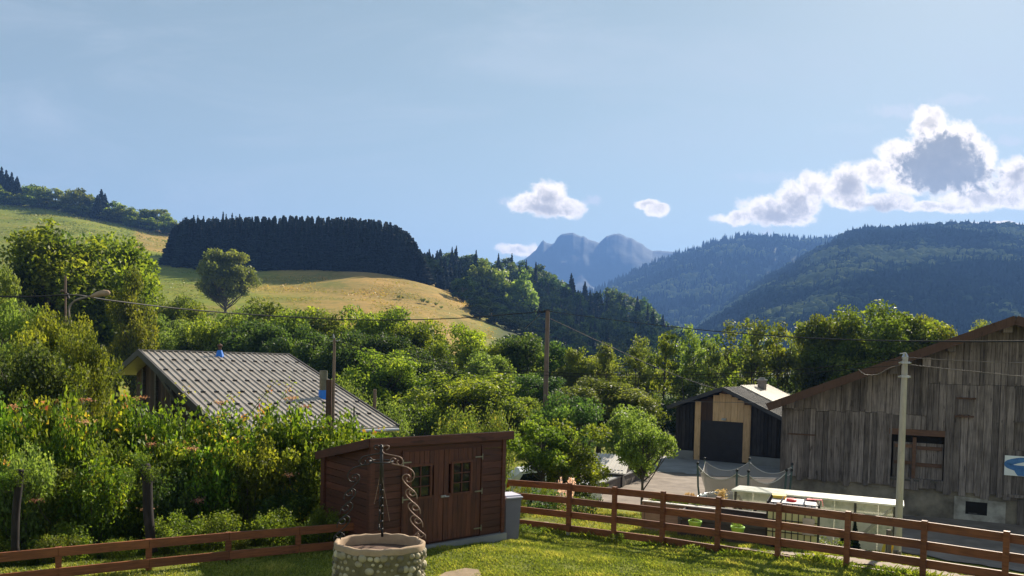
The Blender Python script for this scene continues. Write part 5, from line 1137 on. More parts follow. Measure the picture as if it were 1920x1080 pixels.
# ---------------------------------------------------------------- hedge
hl = [(-60, 765, 15.5), (25, 742, 16), (105, 735, 16.5), (190, 735, 17), (275, 745, 17), (350, 752, 17.2), (420, 762, 17.5), (490, 758, 17.8), (560, 752, 18), (630, 768, 18.3), (685, 795, 18.8)]
ords = ['at the far left edge of the photo', 'behind the leaning left trunk', 'second from the left trunk', 'left of the thin stake in the hedge', 'around the thin stake in the hedge', 'under the left eave corner of the house', 'covering the lower left of the house roof', 'with long arching sprays before the house roof', 'below the blue flashed roof pipe', 'left of the shed roof', 'behind the back corner of the shed']
for i, (px, top, Y) in enumerate(hl):
    stand(px, top + 2, Y, Sx(HDG, i), w=165, h0=3.0, r0=1.35, label='tall red-tipped hedge shrub ' + ords[i], cat='shrub', rz=i * 1.9)
for i in range(26):
    px = -40 + i * 27 + rr.uniform(-12, 12); f = rr.random(); Y = 13.5 + px * .0046 + f * 1.7; top = 915 - f * 95 - rr.choice((0, 10, 45, 70)) + rr.uniform(-12, 12)
    stand(px, top, Y, Sx(HDG, i), w=rr.uniform(95, 150), h0=3.0, r0=1.35, label='low green shrub along the foot of the hedge behind the low fence', cat='shrub', rz=i * 2.3, group='low shrubs along the hedge foot', mat=(('leaf_hedge', 'leaf_weed', 'leaf_hedge', 'leaf_pale') if px < 260 else ('leaf_hedge', 'leaf_dark', 'leaf_hedge', 'leaf_mid'))[i % 4])  # lighter leaf mix left, darker right: hedge-foot light and shade put into colour
for i in range(15):   # flat flower heads in the hedge
    px, py = rr.uniform(0, 640), 745 + 210 * rr.random() ** 1.7; Y = 14.6 + px * .0042 + (900 - py) * .008; c0 = at(px, py, Y - .9); e = empty('flower_head', c0, 0, 'flat pinkish flower head among the hedge leaves', 'flower', 'pinkish flower heads in the hedge')
    nl = 46; C_ = np.stack([NR.normal(size=nl) * .075, NR.normal(size=nl) * .06, NR.normal(size=nl) * .022], -1); Vv, Ff = leaves(C_, .045, NR, up=1.0); link('florets', npmesh('florets', Vv, Ff, MATS['flower_pink'], NR.uniform(0, 1, nl)), e)
    q = MB(); q.tube([(0, 0, 0), (.02, .12, -.25), (.05, .35, -.5)], [.006, .007, .008], 4); q.build('stem', MATS['bark'], e)
for i in range(20):
    px = -40 + i * 35; Y = 12.6 + px * .0033 + rr.uniform(0, 1.1); g = gp(px + rr.uniform(-12, 12), Y)
    plant(Sx(WEED, i), g, 'bright weedy plant between the hedge and the low fence', 'weed', 'weeds behind the low fence', s=rr.choice((.22, .3, .42, .6)), name='weed_plant')
for (pts, r0, lb) in (([(28, 1035), (30, 960), (36, 905), (38, 880)], .06, 'dark leaning trunk stump at the left end of the hedge'), ([(285, 1035), (278, 960), (276, 900), (272, 870)], .085, 'thick dark trunk stump rising from the hedge behind the thin stake')):
    Yt = 12.5 if r0 < .07 else 13.5; e = empty('tree_stump', gp(pts[0][0], Yt), 0, lb, 'tree trunk'); q = MB(); P_ = [at(a, b_, Yt) - e.location for a, b_ in pts]
    q.tube(curvepts(P_, 5), [r0 * 1.25] + [r0] * 14 + [r0 * .85], 12, .5)
    q.build('trunk', MATS['dark_bark'], e, smooth=True)
    for k in range(3): plant(Sx(SMALL, k), P_[3] + e.location + Vector((rr.uniform(-.3, .3), -.08, rr.uniform(-.5, .1))), 'leafy shoot sprouting around the top of a trunk stump', 'shoot', 'leafy shoots on the trunk stumps', s=.55, name='leafy_shoot', mat='leaf_hedge')
for i, (a, b_, Y) in enumerate((((425, 800), (520, 712), 17.5), ((470, 800), (552, 716), 17.5), ((405, 780), (440, 740), 17.4), ((330, 790), (350, 728), 17.2))):
    q = MB(); A_, B_ = at(a[0], a[1] + 60, Y), at(b_[0], b_[1], Y); e = empty('arching_spray', A_, 0, 'long arching red-tipped spray reaching up before the house roof', 'branch', 'arching sprays before the house roof')
    c = curvepts([Vector(), (B_ - A_) * .5 + Vector((-.05, 0, .12)), B_ - A_], 6); q.tube(c, list(np.linspace(.012, .004, len(c))), 5); q.build('stem', MATS['bark'], e)
    ca = np.array(c); nl = 90; t = NR.uniform(.35, 1, nl); kk = np.clip((t * (len(ca) - 1)).astype(int), 0, len(ca) - 2); C_ = ca[kk] + NR.normal(size=(nl, 3)) * np.where(t > .88, .085, .045)[:, None]
    Vv, Ff = leaves(C_, .06, NR); link('foliage', npmesh('foliage', Vv, Ff, MATS['leaf_hedge'], np.clip(.55 + .5 * (t > .85) + NR.uniform(-.2, .1, nl), 0, 1)), e)

# ---------------------------------------------------------------- lawn blades
def blades(name, n, xr, yr, hb, seed, label, keep=None, mat='grass_blades'):
    rg = np.random.default_rng(seed); x = rg.uniform(*xr, n); y = rg.uniform(*yr, n); k = keep(x, y) if keep is not None else np.ones(n, bool); x, y = x[k], y[k]
    ns = np.array([noise.noise(Vector((a * 1.6, b_ * 1.6, 3))) for a, b_ in zip(x, y)]); k = rg.uniform(0, 1, len(x)) < .8 + ns * .8; x, y, ns = x[k], y[k], ns[k]; n = len(x)
    z = ground_np(x, y); a = rg.uniform(0, 6.28, n); h = hb * rg.uniform(.5, 1.4, n) * (1 + ns); w = .008 + .004 * rg.uniform(0, 1, n)
    d = np.stack([np.cos(a), np.sin(a), np.zeros(n)], -1); s = np.stack([-np.sin(a), np.cos(a), np.zeros(n)], -1); base_ = np.stack([x, y, z], -1); up_ = np.array([0, 0, 1.0])
    L = h[:, None]; V = np.stack([base_ - s * w[:, None], base_ + s * w[:, None], base_ + s * w[:, None] * .6 + d * L * .35 + up_ * L * .6, base_ - s * w[:, None] * .6 + d * L * .8 + up_ * L * .95], 1).reshape(-1, 3)
    o = link(name, npmesh(name, V, np.arange(len(V)).reshape(-1, 4), MATS[mat], np.clip(rg.uniform(.1, .8, n) + ns * .5, 0, 1))); tag(o, label, 'grass', None, 'stuff')
def lawnk(x, y):
    d = (x - FP0[0]) * FN[0] + (y - FP0[1]) * FN[1]; lx = (x + 2.59) * .763 + (y - 13.93) * .647; ly = -(x + 2.59) * .647 + (y - 13.93) * .763; inshed = (lx > -.15) & (lx < 3.35) & (ly > -.12) & (ly < 2.1)
    path = (d > .35) & (d < 1.0); return ~inshed & ~path & (d < 1.6)
blades('lawn_grass', 330000, (-9, 10.5), (10.0, 18.5), .045, 4, 'short yellow-green lawn grass before the fence', lawnk)
blades('yard_grass', 60000, (-2, 10), (17, 29), .06, 5, 'patchy sunlit grass beyond the fence', lambda x, y: ((x - FP0[0]) * FN[0] + (y - FP0[1]) * FN[1] > 1.0) & (y < 28.5 - .3 * np.maximum(x - 3, 0) * 2.2) & (x > -1))
def fringe(x, y): d = (x - FP0[0]) * FN[0] + (y - FP0[1]) * FN[1]; return (np.abs(d - .05) < .22 + .1 * np.sin(x * 3)) & (x > 0.1)
blades('fence_weeds', 60000, (0, 9.5), (11.5, 18), .10, 6, 'longer grass and weeds along the foot of the fence', fringe, 'leaf_weed')

# tufts of taller grass on the hill pastures
foliage('meadow_tufts', [(0.0, (0.10, 0.15, 0.022)), (0.4, (0.22, 0.23, 0.04)), (0.7, (0.45, 0.29, 0.09)), (1.0, (0.55, 0.36, 0.13))], trans=0.3, rnd=0.0, nscale=0.02)
rg = np.random.default_rng(77); n = 90000; pxs = rg.uniform(-60, 930, n); Ys = rg.uniform(185, 500, n); xs = (pxs - 960) / F * Ys; zs = ground_np(xs, Ys)
nsv = np.array([noise.noise(Vector((a * .03, b_ * .08, 1))) + .6 * noise.noise(Vector((a * .3, b_ * .3, 4))) for a, b_ in zip(xs, Ys)]); k = (nsv + rg.uniform(-.4, .4, n) > .05) & ~((Ys > 318) & (Ys < 375) & (pxs > 325)); xs, Ys, zs, nsv, pxs = xs[k], Ys[k], zs[k], nsv[k], pxs[k]; n = len(xs)
Vv, Ff = leaves(np.stack([xs, Ys, zs + .08], -1), rg.uniform(.35, 1.0, n) * (Ys / 300), rg, up=.6, aspect=.55)
gold_ = np.clip((pxs - 330) / 300, 0, 1) * (Ys < 340)
tag(link('meadow_grass', npmesh('meadow_grass', Vv, Ff, MATS['meadow_tufts'], np.clip(rg.uniform(0, .35, n) + .4 * gold_ + nsv * .2, 0, 1))), 'tufts of dry and green grass over the hill pastures', 'grass', None, 'stuff')
# ================================================================ wheelie bin
b0 = at(957, 1003, 16.35); bz = gz(b0.x, b0.y); q0 = empty('wheelie_bin', (b0.x - .06, b0.y + .1, bz), .5, 'grey wheelie bin with a pale lid standing between the shed and the fence', 'bin')
def frust(mb, w0, d0, w1, d1, z0, z1, v=.5, cx=0, cy=0):
    V = [(cx + sx * w / 2, cy + sy * d / 2, z) for (w, d, z) in ((w0, d0, z0), (w1, d1, z1)) for sx, sy in ((-1,-1),(1,-1),(1,1),(-1,1))]
    mb.add(V, [(0,3,2,1), (4,5,6,7), (0,1,5,4), (1,2,6,5), (2,3,7,6), (3,0,4,7)], v)
q = MB(); frust(q, .32, .40, .38, .46, .06, .92); frust(q, .41, .49, .41, .49, .92, .96); q.build('body', MATS['bin_plastic'], q0)
q = MB(); frust(q, .42, .50, .38, .44, .965, 1.03, .6); q.box(-.2, .2, -.30, -.252, .975, 1.0, .4); q.build('lid', MATS['bin_lid'], q0)
for s_ in (-1, 1): q = MB(); q.tube([(s_ * .13, .22, .10), (s_ * .2, .22, .10)], .10, 16); q.build('wheel', MATS['black_rubber'], q0)
q = MB(); q.tube([(-.18, .27, .93), (.18, .27, .93)], .018, 8); q.build('handle', MATS['black_rubber'], q0)

# ================================================================ white car
cg = gp(1003, 31.0); car = empty('car', (at(1034, 900, 31).x, 31.0, at(970, 876, 31).z - 1.53), .12, 'white hatchback parked under the fruit trees beyond the fence', 'car')
cs = Matrix.Translation((0, 0, 0))
prof = [(-1.92, .32), (-1.95, .55), (-1.93, .86), (-1.86, .98), (-1.62, 1.28), (-1.40, 1.47), (-.9, 1.53), (-.1, 1.52), (.35, 1.42), (.98, 1.00), (1.6, .90), (1.88, .78), (1.97, .55), (1.95, .3), (1.6, .24), (-1.6, .24)]
def car_section(f): # f: 0 centre .. 1 side: tapers the glasshouse inwards
    return prof
Wc = .84; V = []; Fs = []; lay = [(-1.0, 0), (-.96, 1), (-.5, 2), (.5, 2), (.96, 1), (1.0, 0)]
for (fy, lv) in lay:
    for (x, z) in prof:
        up_ = max(0, (z - .95) / .6); y = fy * Wc * (1 - .20 * up_ * (abs(fy) > .9)); ins = .985 if lv == 0 else 1.0
        V.append((x * ins, y, z * (1 if lv else .995) + (0.02 if lv == 2 and z > 1.3 else 0)))
npf = len(prof)
for i in range(len(lay) - 1):
    for k in range(npf): Fs.append((i*npf+k, i*npf+(k+1) % npf, (i+1)*npf+(k+1) % npf, (i+1)*npf+k))
Fs.append(tuple(range(npf))[::-1]); Fs.append(tuple((len(lay)-1)*npf+k for k in range(npf)))
q = MB(); q.add(V, Fs, .5); body = q.build('body', MATS['white_paint'], car, smooth=False)
for s_ in (-1, 1):
    yy = s_ * Wc
    q = MB(); P_ = [(-1.52, 1.03), (-1.30, 1.38), (-.95, 1.43), (-.42, 1.44), (-.42, 1.03)]
    q.add([(x, yy * (1.004 - .20 * max(0, (z - .95) / .6)), z) for x, z in P_], [tuple(range(5)) if s_ < 0 else tuple(range(5))[::-1]]); q.build('rear_window', MATS['dark_glass'], car)
    q = MB(); P_ = [(-.34, 1.03), (-.34, 1.44), (.25, 1.38), (.72, 1.05)]
    q.add([(x, yy * (1.004 - .20 * max(0, (z - .95) / .6)), z) for x, z in P_], [tuple(range(4)) if s_ < 0 else tuple(range(4))[::-1]]); q.build('front_window', MATS['dark_glass'], car)
    q = MB(); q.box(-1.97, -1.84, yy * .80 if s_ > 0 else yy * 1.01, yy * 1.01 if s_ > 0 else yy * .80, .84, 1.12, .5); q.build('tail_light', MATS['tail_light'], car)
    q = MB(); q.box(-1.05, -.88, yy * 1.0 - .02, yy + .02, .88, .91, .5); q.build('door_handle', MATS['black_rubber'], car)
    for xw in (-1.22, 1.22):
        q = MB(); q.tube([(xw, yy * .80, .31), (xw, yy * 1.01, .31)], .31, 22); wh = q.build('wheel', MATS['black_rubber'], car); q = MB(); q.tube([(xw, yy * 1.0, .31), (xw, yy * 1.025, .31)], .19, 14); q.build('rim', MATS['galvanised'], wh)
# ================================================================ lean-to roof by the drive, low wall
rp = gp(1140, 34); lean = empty('small_outbuilding', (at(1140, 870, 34).x, 34, rp.z), -.35, 'low outbuilding with a pale ribbed roof half hidden behind the fruit trees', 'shed')
q = MB(); zt = at(1140, 868, 34).z - rp.z
q.box(-1.0, .75, -.3, 1.5, 0, zt - .25, .4); q.build('wall', MATS['dark_cladding'], lean)
q = MB(); A_ = [(-1.3, -.6, zt - .35), (.95, -.6, zt - .35), (.75, 1.5, zt + .22), (-1.3, 1.5, zt + .22)]; q.add(A_ + [(x, y, z - .05) for x, y, z in A_], [(0,1,2,3), (7,6,5,4), (0,4,5,1), (1,5,6,2), (2,6,7,3), (3,7,4,0)], .5)
for k in range(14): x = -1.22 + k * .155; q.beam((x, -.6, zt - .33), (x, 1.5, zt + .24), .05, .03, rng.random())
q.build('roof', MATS['pale_sheet'], lean)
a_, b_ = gp(1128, 31.5), gp(1215, 37.0); e = empty('low_wall', a_, 0, 'low pale retaining wall edging the drive behind the fruit trees', 'wall'); q = MB(); v = b_ - a_
q.beam((0, 0, .15), (v.x, v.y, v.z + .15), .3, .7, .5); q.build('wall', MATS['stone_wall'], e); q = MB(); q.beam((0, 0, .53), (v.x, v.y, v.z + .53), .36, .055, .5); q.build('coping', MATS['concrete'], e)

# ================================================================ trampoline with sagging net
TC = at(1394, 930, 27.0); tz = gz(TC.x, 27.0); tramp = empty('trampoline', (TC.x, 27.0, tz), .12, 'round trampoline with a sagging grey safety net in front of the garage yard', 'trampoline')
TR = 1.62; th_ = at(1394, 872, 27).z - tz; mh_ = .75
q = MB(); q.tube([(TR * math.cos(a), TR * math.sin(a), mh_) for a in np.linspace(0, 2 * math.pi, 37)], .03, 8); q.build('frame_ring', MATS['galvanised'], tramp)
q = MB(); q.lathe([(TR - .03, mh_ + .01), (TR - .3, mh_ + .02)], 36, cap=False); q.build('edge_pad', MATS['green_tube'], tramp)
q = MB(); q.lathe([(TR - .3, mh_), (.01, mh_ - .03)], 36, cap=False); q.build('mat', MATS['black_rubber'], tramp)
AN = [R(a) for a in (182, 238, 250, 296, 306, 358, 60, 120)]
tp = []
for a in AN:
    r0 = TR + .05; c_, s_ = math.cos(a), math.sin(a); top = (c_ * (r0 + .12), s_ * (r0 + .12), th_ + rng.uniform(-.03, .05)); tp.append(top)
    q = MB(); q.tube([(c_ * r0, s_ * r0, .02), (c_ * r0, s_ * r0, mh_), (c_ * (r0 + .08), s_ * (r0 + .08), mh_ + .5), top], .035, 8); po = q.build('net_pole', MATS['green_tube'], tramp)
    q = MB(); q.lathe([(.03, 0), (.05, .03), (.045, .08), (.01, .1)], 10, top); q.build('pole_cap', MATS['black_rubber'], po)
for a in AN[::2]:
    q = MB(); q.tube([(math.cos(a - .25) * TR, math.sin(a - .25) * TR, mh_), (math.cos(a - .2) * TR, math.sin(a - .2) * TR, .03), (math.cos(a + .2) * TR, math.sin(a + .2) * TR, .03), (math.cos(a + .25) * TR, math.sin(a + .25) * TR, mh_)], .022, 6); q.build('leg', MATS['galvanised'], tramp)
V = []; Fs = []; nseg = 10
for i in range(len(AN)):
    a, b_ = AN[i], AN[(i + 1) % len(AN)]; b_ = b_ + (2 * math.pi if b_ < a else 0); span = b_ - a
    for k in range(nseg):
        t = k / nseg; an = a + span * t; sag = .34 * 4 * t * (1 - t) * min(1, span / .8); pull = .10 * 4 * t * (1 - t)
        P0_ = Vector(tp[i]).lerp(Vector(tp[(i + 1) % len(AN)]), t); V.append((P0_.x * .985, P0_.y * .985, P0_.z - .06 - sag)); V.append((math.cos(an) * (TR - .28 - pull), math.sin(an) * (TR - .28 - pull), mh_ + .02))
n_ = len(V) // 2
for i in range(n_): j = (i + 1) % n_; Fs.append((2*i, 2*i+1, 2*j+1, 2*j))
q = MB(); q.add(V, Fs, .5); netm = q.build('net', MATS['safety_net'], tramp)
q = MB(); q.tube([V[2*i] for i in range(n_)] + [V[0]], .014, 5); q.build('net_rope', MATS['pale_sheet'], netm)

# ================================================================ polycarbonate lean-to (cold frame)
GA = at(1376, 920, 20.4); GB = at(1690, 944, 18.6); GZ_ = (GA.z + GB.z) / 2; gl = math.hypot(GB.x - GA.x, GB.y - GA.y); GRZ2 = math.atan2(GB.y - GA.y, GB.x - GA.x)
gbz = min(gz(GA.x, GA.y), gz(GB.x, GB.y)) - .05; gh = GZ_ - gbz; print('LEANTO', gl, gh, GA, GB)
gr = empty('greenhouse', (GA.x, GA.y, gbz), GRZ2, 'long low lean-to greenhouse of pale stained plastic sheets behind the fence', 'greenhouse')
npan = 8
for k in range(npan):
    xa, xb = gl * k / npan + .012, gl * (k + 1) / npan - .012; q = MB(); q.box(xa, xb, .0, .012, .02, gh - .05, rng.random()); q.build('wall_panel', MATS['polycarbonate'], gr)
q = MB(); q.add([(-.04, -.16, gh - .03), (gl + .06, -.16, gh - .03), (gl + .06, .42, gh + .02), (.08, .42, gh + .02), (-.04, -.16, gh + .015), (gl + .06, -.16, gh + .015), (gl + .06, .42, gh + .06), (.08, .42, gh + .06)], [(0,3,2,1), (4,5,6,7), (0,1,5,4), (1,2,6,5), (2,3,7,6), (3,0,4,7)], .5); q.build('roof_panel', MATS['polycarbonate'], gr)
q = MB(); q.box(-.02, .0, .02, .38, .02, gh - .04, .5); q.box(gl, gl + .02, .02, .38, .02, gh - .04, .5); q.box(0, gl, .381, .393, .02, gh - .04, .6); q.build('end_panel', MATS['polycarbonate'], gr)
for f in (.012, .25, .5, .745, .965): q = MB(); q.box(gl * f - .03, gl * f + .03, -.05, -.004, 0, gh - .06, rng.random()); q.build('post', MATS['pallet_wood'], gr)
q = MB(); q.beam((.12, -.03, gh - .15), (.75, -.03, .25), .04, .06, .4); q.build('brace', MATS['galvanised'], gr)
q = MB(); q.beam((gl * .95, -.03, gh - .12), (gl * .72, -.03, .2), .04, .06, .4); q.build('brace', MATS['galvanised'], gr)
q = MB(); q.box(gl * .5 - .12, gl * .5 + .1, -.065, -.052, gh - .28, gh - .10, .5); q.build('small_plate', MATS['galvanised'], gr)

# ================================================================ water tank in a cage
IC = at(1486, 1010, 16.6); iz = gz(IC.x, 16.6); ibc = empty('water_tank', (IC.x, 16.6, iz), -.42, 'yellowish plastic water tank in a metal cage behind the fence', 'water tank')
q = MB(); q.box(-.5, .5, -.45, .45, .16, .98, .5); q.build('tank', MATS['tank_plastic'], ibc)
q = MB(); frust(q, 1.0, .9, .92, .82, .981, 1.04, .5); q.build('tank_top', MATS['tank_top'], ibc); q = MB(); q.lathe([(.11, 0), (.11, .05), (.09, .06)], 18, (-.05, 0, 1.04)); q.build('filler_cap', MATS['red_plastic'], ibc)
q = MB()
for i in range(9): x = -.52 + i * .13; q.tube([(x, -.47, .14), (x, -.47, 1.06)], .010, 5); q.tube([(x, .47, .14), (x, .47, 1.06)], .010, 5)
for i in range(7): y = -.45 + i * .15; q.tube([(-.53, y, .14), (-.53, y, 1.06)], .010, 5); q.tube([(.53, y, .14), (.53, y, 1.06)], .010, 5)
for z in (.16, .42, .68, .92, 1.06): q.tube([(-.53, -.47, z), (.53, -.47, z), (.53, .47, z), (-.53, .47, z), (-.53, -.47, z)], .011, 5)
for x in (-.25, .25): q.tube([(x, -.47, 1.07), (x * .9, -.1, 1.11), (x * .9, .1, 1.11), (x, .47, 1.07)], .013, 5)
q.build('cage', MATS['black_iron'], ibc)
q = MB(); q.box(.22, .46, -.495, -.482, .42, .78, .5); q.build('plate', MATS['galvanised'], ibc)
q = MB()
for z0 in (.0, .12): q.box(-.52, .52, -.47, .47, z0, z0 + .03, .5)
for x in (-.46, 0, .46): q.box(x - .05, x + .05, -.46, .46, .03, .12, rng.random())
q.build('pallet', MATS['pallet_wood'], ibc)
rc = empty('red_cloth', ibc.matrix_basis @ Vector((.40, .36, 1.075)), -.42, 'red cloth lying on the far corner of the water tank', 'cloth')
q = MB(); V = [(x * .17 - .17, y * .14 - .14, .012 * math.sin(x * 7 + y * 5)) for y in range(3) for x in range(3)]; q.add(V, [(y*3+x, y*3+x+1, (y+1)*3+x+1, (y+1)*3+x) for y in range(2) for x in range(2)], .5); q.add([(.17, -.14, 0), (.17, .14, 0), (.20, .14, -.16), (.20, -.14, -.14)], [(0,1,2,3)], .5); q.build('cloth', MATS['red_plastic'], rc)
yb = empty('yellow_crate', ibc.matrix_basis @ Vector((-.33, .25, 1.05)), -.3, 'small yellow tray lying on the near left of the water tank', 'tray'); q = MB(); frust(q, .26, .2, .3, .24, 0, .07); q.build('tray', MATS['yellow_hose'], yb)
# ================================================================ raised beds, planters, pots
def bed(px, py, Y, L, Wd, Hh, rz, mat, label, green=True, name='raised_bed'):
    p = at(px, py, Y); g = gz(p.x, Y); e = empty(name, (p.x, Y, g), rz, label, 'raised bed'); q = MB(); nb_ = 3
    for k in range(nb_):
        z0, z1 = Hh * k / nb_, Hh * (k + 1) / nb_ - .012
        q.box(0, L, 0, .04, z0, z1, rng.random()); q.box(0, L, Wd - .04, Wd, z0, z1, rng.random()); q.box(-.03, -.001, 0, Wd, z0, z1, rng.random()); q.box(L + .001, L + .03, 0, Wd, z0, z1, rng.random())
    q.build('boards', mat, e)
    for cx_ in (-.05, L - .01):
        q = MB(); q.box(cx_, cx_ + .06, -.035, -.002, -.05, Hh + .02, rng.random()); q.build('corner_post', mat, e)
    q = MB(); q.box(.04, L - .04, .04, Wd - .04, .05, Hh - .08, .5); q.build('soil', MATS['soil'], e)
    q = MB(); q.box(-.05, L + .05, -.05, .07, Hh, Hh + .025, .8); q.box(-.05, L + .05, Wd - .07, Wd + .05, Hh, Hh + .025, .7); q.build('top_rail', MATS['pale_sheet'] if green else mat, e); return e
FZ = FRZ + .12
bd1 = bed(1207, 990, 18.6, 1.75, .85, .72, FZ + .05, MATS['bed_wood'], 'pale wooden raised bed full of low green plants, left end of the row', True)
bd2 = bed(1275, 990, 17.6, 2.0, .8, .62, FZ + .02, MATS['pallet_wood'], 'dark planter made from pallets with lime green pots hung on its edge', False, 'pallet_planter')
for k in range(9):
    p = bd1.matrix_basis @ Vector((.18 + k * .18, .2 + .22 * (k % 3), .64)); plant(proto('lettuce_plant', SMALL[k % 2], FS), p, 'leafy low plant growing in the pale raised bed', 'plant', 'low plants in the raised bed', s=.42, name='garden_plant')
for k, (px, py, Y) in enumerate(((1303, 985, 17.0), (1383, 996, 16.4))):
    p = at(px, py, Y); e = empty('plant_pot', (p.x, Y, p.z - .13), 0, 'lime green pot hung on the pallet planter, ' + ('the left one' if k == 0 else 'the right one with a yellowish plant'), 'plant pot')
    q = MB(); q.lathe([(.10, 0), (.145, .2), (.155, .2), (.155, .235), (.13, .235), (.12, .18)], 18, cap=False); q.lathe([(.10, 0), (.001, 0)], 18, cap=False); q.build('pot', MATS['green_pot'], e)
    q = MB(); q.lathe([(.12, .2), (.001, .2)], 18, cap=False); q.build('soil', MATS['soil'], e)
    plant(proto('plant', SMALL[k], FS), (p.x, Y, p.z + .07), 'small plant growing in the ' + ('left' if k == 0 else 'right') + ' lime green pot', 'plant', s=.4, name='potted_plant', mat=None if k == 0 else 'leaf_yellow')
pbx = bed(1310, 990, 18.2, 1.5, .1, .5, FZ, MATS['pallet_wood'], 'dark pallet leaning behind the planter', False, 'wooden_pallet') if False else None
tb = empty('wooden_trestle', gp(1352, 18.3), FZ, 'dark wooden trestle with crossed legs behind the pallet planter', 'trestle'); q = MB()
for x in (0, .75): q.beam((x - .22, 0, 0), (x + .2, 0, .8), .05, .06, rng.random()); q.beam((x + .2, .07, 0), (x - .22, .07, .8), .05, .06, rng.random())
q.build('legs', MATS['pallet_wood'], tb); q = MB(); q.box(-.4, 1.3, -.1, .25, .8, .85, .5); q.build('top', MATS['pallet_wood'], tb)
for k, (px, top, Y) in enumerate(((1302, 925, 19.5), (1362, 918, 19.2))):
    g = gp(px, Y); t = at(px, top, Y); e = empty('dry_plant', g, 0, 'tall dry tan plume plant behind the planters, ' + ('left one' if k == 0 else 'right one'), 'plant'); h = t.z - g.z; q = MB(); q.tube([(0, 0, 0), (.02, 0, h * .9)], [.015, .006], 6); q.build('stem', MATS['dry_tassel'], e)
    nl = 160; C_ = np.stack([NR.normal(size=nl) * .07, NR.normal(size=nl) * .07, h * NR.uniform(.78, 1.0, nl)], -1); Vv, Ff = leaves(C_, .12, NR, up=0, aspect=.2); link('plume', npmesh('plume', Vv, Ff, MATS['dry_tassel'], NR.uniform(0, 1, nl)), e)
    nl = 50; C_ = np.stack([NR.normal(size=nl) * .09, NR.normal(size=nl) * .09, h * NR.uniform(.3, .75, nl)], -1); Vv, Ff = leaves(C_, .22, NR, up=0, aspect=.25, droop=.5); link('leaves', npmesh('leaves', Vv, Ff, MATS['leaf_pale'], NR.uniform(0, 1, nl)), e)
stand(1247, 925, 20.5, Sx(UPR, 0), w=34, h0=3.2, r0=1.7, label='slim green leafy shoot standing behind the raised bed', cat='plant', mat='leaf_mid')
stand(1262, 940, 20.8, T(BUSH, 1), w=80, h0=4.0, r0=2.5, label='dark glossy bush behind the pale raised bed', cat='bush', mat='leaf_dark')
stand(1222, 942, 21.5, T(BUSH, 2), w=40, h0=4.0, r0=2.5, label='small bush with pale leaves left of the dark glossy bush', cat='bush', mat='leaf_pale')
for k, (px, top, Y, w) in enumerate(((1604, 974, 17.2, 18), (1580, 1002, 17.4, 16))):
    stand(px, top, Y, proto('dwarf_conifer', SPRN, CR), w=w * 1.1, h0=12, r0=2.2, label='small dark dwarf conifer against the greenhouse, ' + ('the taller one' if k == 0 else 'the shorter one'), cat='conifer', name='dwarf_conifer')
for k, (px, top, Y, w) in enumerate(((1560, 1008, 17.3, 70), (1530, 1025, 16.9, 50), (1562, 1038, 16.3, 40), (1625, 1040, 16.6, 60), (1600, 1050, 16.2, 50), (1650, 1048, 16.9, 50))):
    stand(px, top, Y, Sx(SMALL, k), w=w, h0=.5, r0=.35, label='low leafy plant in the border before the greenhouse', cat='plant', group='plants in the greenhouse border', name='garden_plant', mat='leaf_weed' if k in (2,) else 'leaf_mid')
hs = at(1660, 1042, 17.25); e = empty('garden_hose', hs, 0, 'coiled yellow garden hose hanging beside the concrete pole', 'hose'); q = MB()
for k in range(5): q.tube([(.085 * math.cos(a) * (1 + .08 * k) + .01 * k, -.02 * k, .30 * math.sin(a) + .02 * k) for a in np.linspace(0, 2 * math.pi, 25)], .013, 6)
q.build('coil', MATS['yellow_hose'], e)
e = empty('black_hose', hs + Vector((.22, -.05, .0)), 0, 'dark hose hung in a loop at the foot of the concrete pole', 'hose'); q = MB()
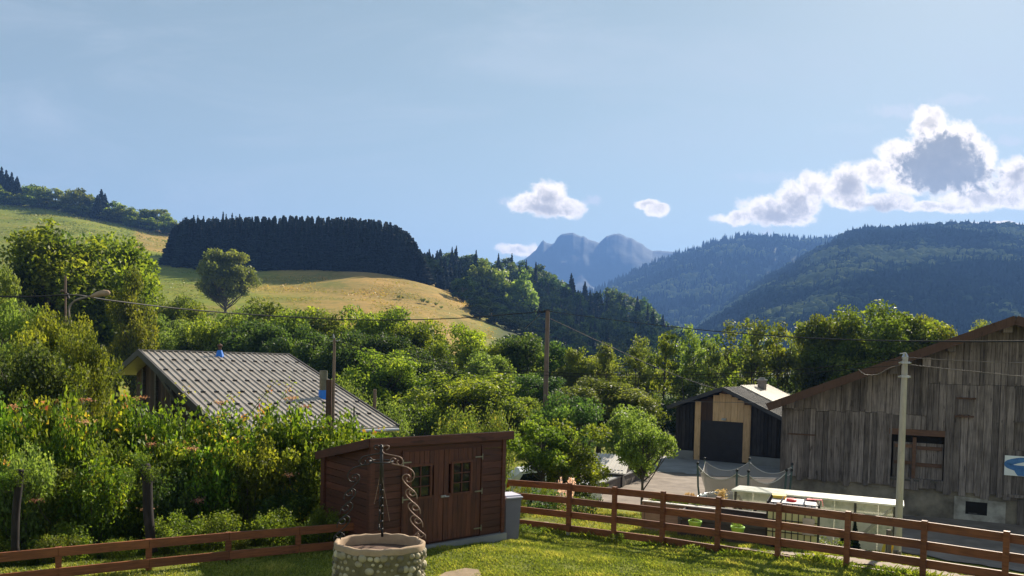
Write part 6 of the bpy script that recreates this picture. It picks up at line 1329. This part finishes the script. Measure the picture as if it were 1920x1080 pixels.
for k in range(3): q.tube([(.10 * math.cos(a), -.02 * k, .27 * math.sin(a)) for a in np.linspace(0, 2 * math.pi, 25)], .014, 6)
q.build('coil', MATS['pale_sheet'], e)
e = empty('timber_prop', gp(1680, 16.6), 0, 'short weathered timber standing against the concrete pole', 'timber'); q = MB(); q.box(-.09, .0, -.1, -.02, -.05, .62, .5); q.box(.12, .24, -.05, .05, .0, .14, .4); q.build('plank', MATS['weathered_boards'], e)
# flowers by the car, stone slabs, plants by the shed
for k, (px, top, Y, w, mt) in enumerate(((1060, 893, 22.5, 40, 'petals'), (1030, 905, 22.0, 40, 'leaf_mid'), (975, 900, 19.5, 40, 'leaf_shoot'), (1100, 925, 20.5, 60, 'leaf_dark'), (1010, 915, 21, 90, 'leaf_dark'), (1075, 930, 21.5, 80, 'leaf_mid'))):
    stand(px, top, Y, Sx(SMALL, k), w=w, h0=.5, r0=.35, label=['white and pink flowers beyond the fence near the white car', 'leafy plant left of the pink flowers', 'yellow-flowered plant over the bin', 'dark low plant behind the second fence bay', 'dark low plant behind the first fence bay', 'green low plant between the dark low plants'][k], cat='plant', name='flowering_plant' if mt in ('petals', 'leaf_shoot') else 'garden_plant', mat=mt)
sp_ = [((806, 1095), (835, 1078), (872, 1070), (897, 1073), (905, 1090), (860, 1105))]
e = empty('stone_slab', (0, 0, 0), 0, 'pale tan paving slab set in the lawn at the bottom edge', 'paving slab'); Vt = []
for (px, py) in sp_[0]: p = hit(px, py); Vt.append(p)
e.location = Vt[0]; q = MB(); T0 = [v - Vt[0] + Vector((0, 0, .05)) for v in Vt]; q.add(T0 + [v - Vector((0, 0, .1)) for v in T0], [tuple(range(6))[::-1], tuple(range(6, 12))] + [(i, (i+1) % 6, (i+1) % 6+6, i+6) for i in range(6)], .5); q.build('slab', MATS['slab_stone'], e)
for k, (px, py) in enumerate(((985, 1002), (965, 1010), (1010, 1006), (1150, 1024), (1160, 1018), (1300, 1046))):
    g = hit(px, py); plant(Sx(SMALL, k), g, 'tuft of broad weeds growing along the fence foot', 'weed', 'weed tufts along the fence foot', s=.5, name='weed_plant')
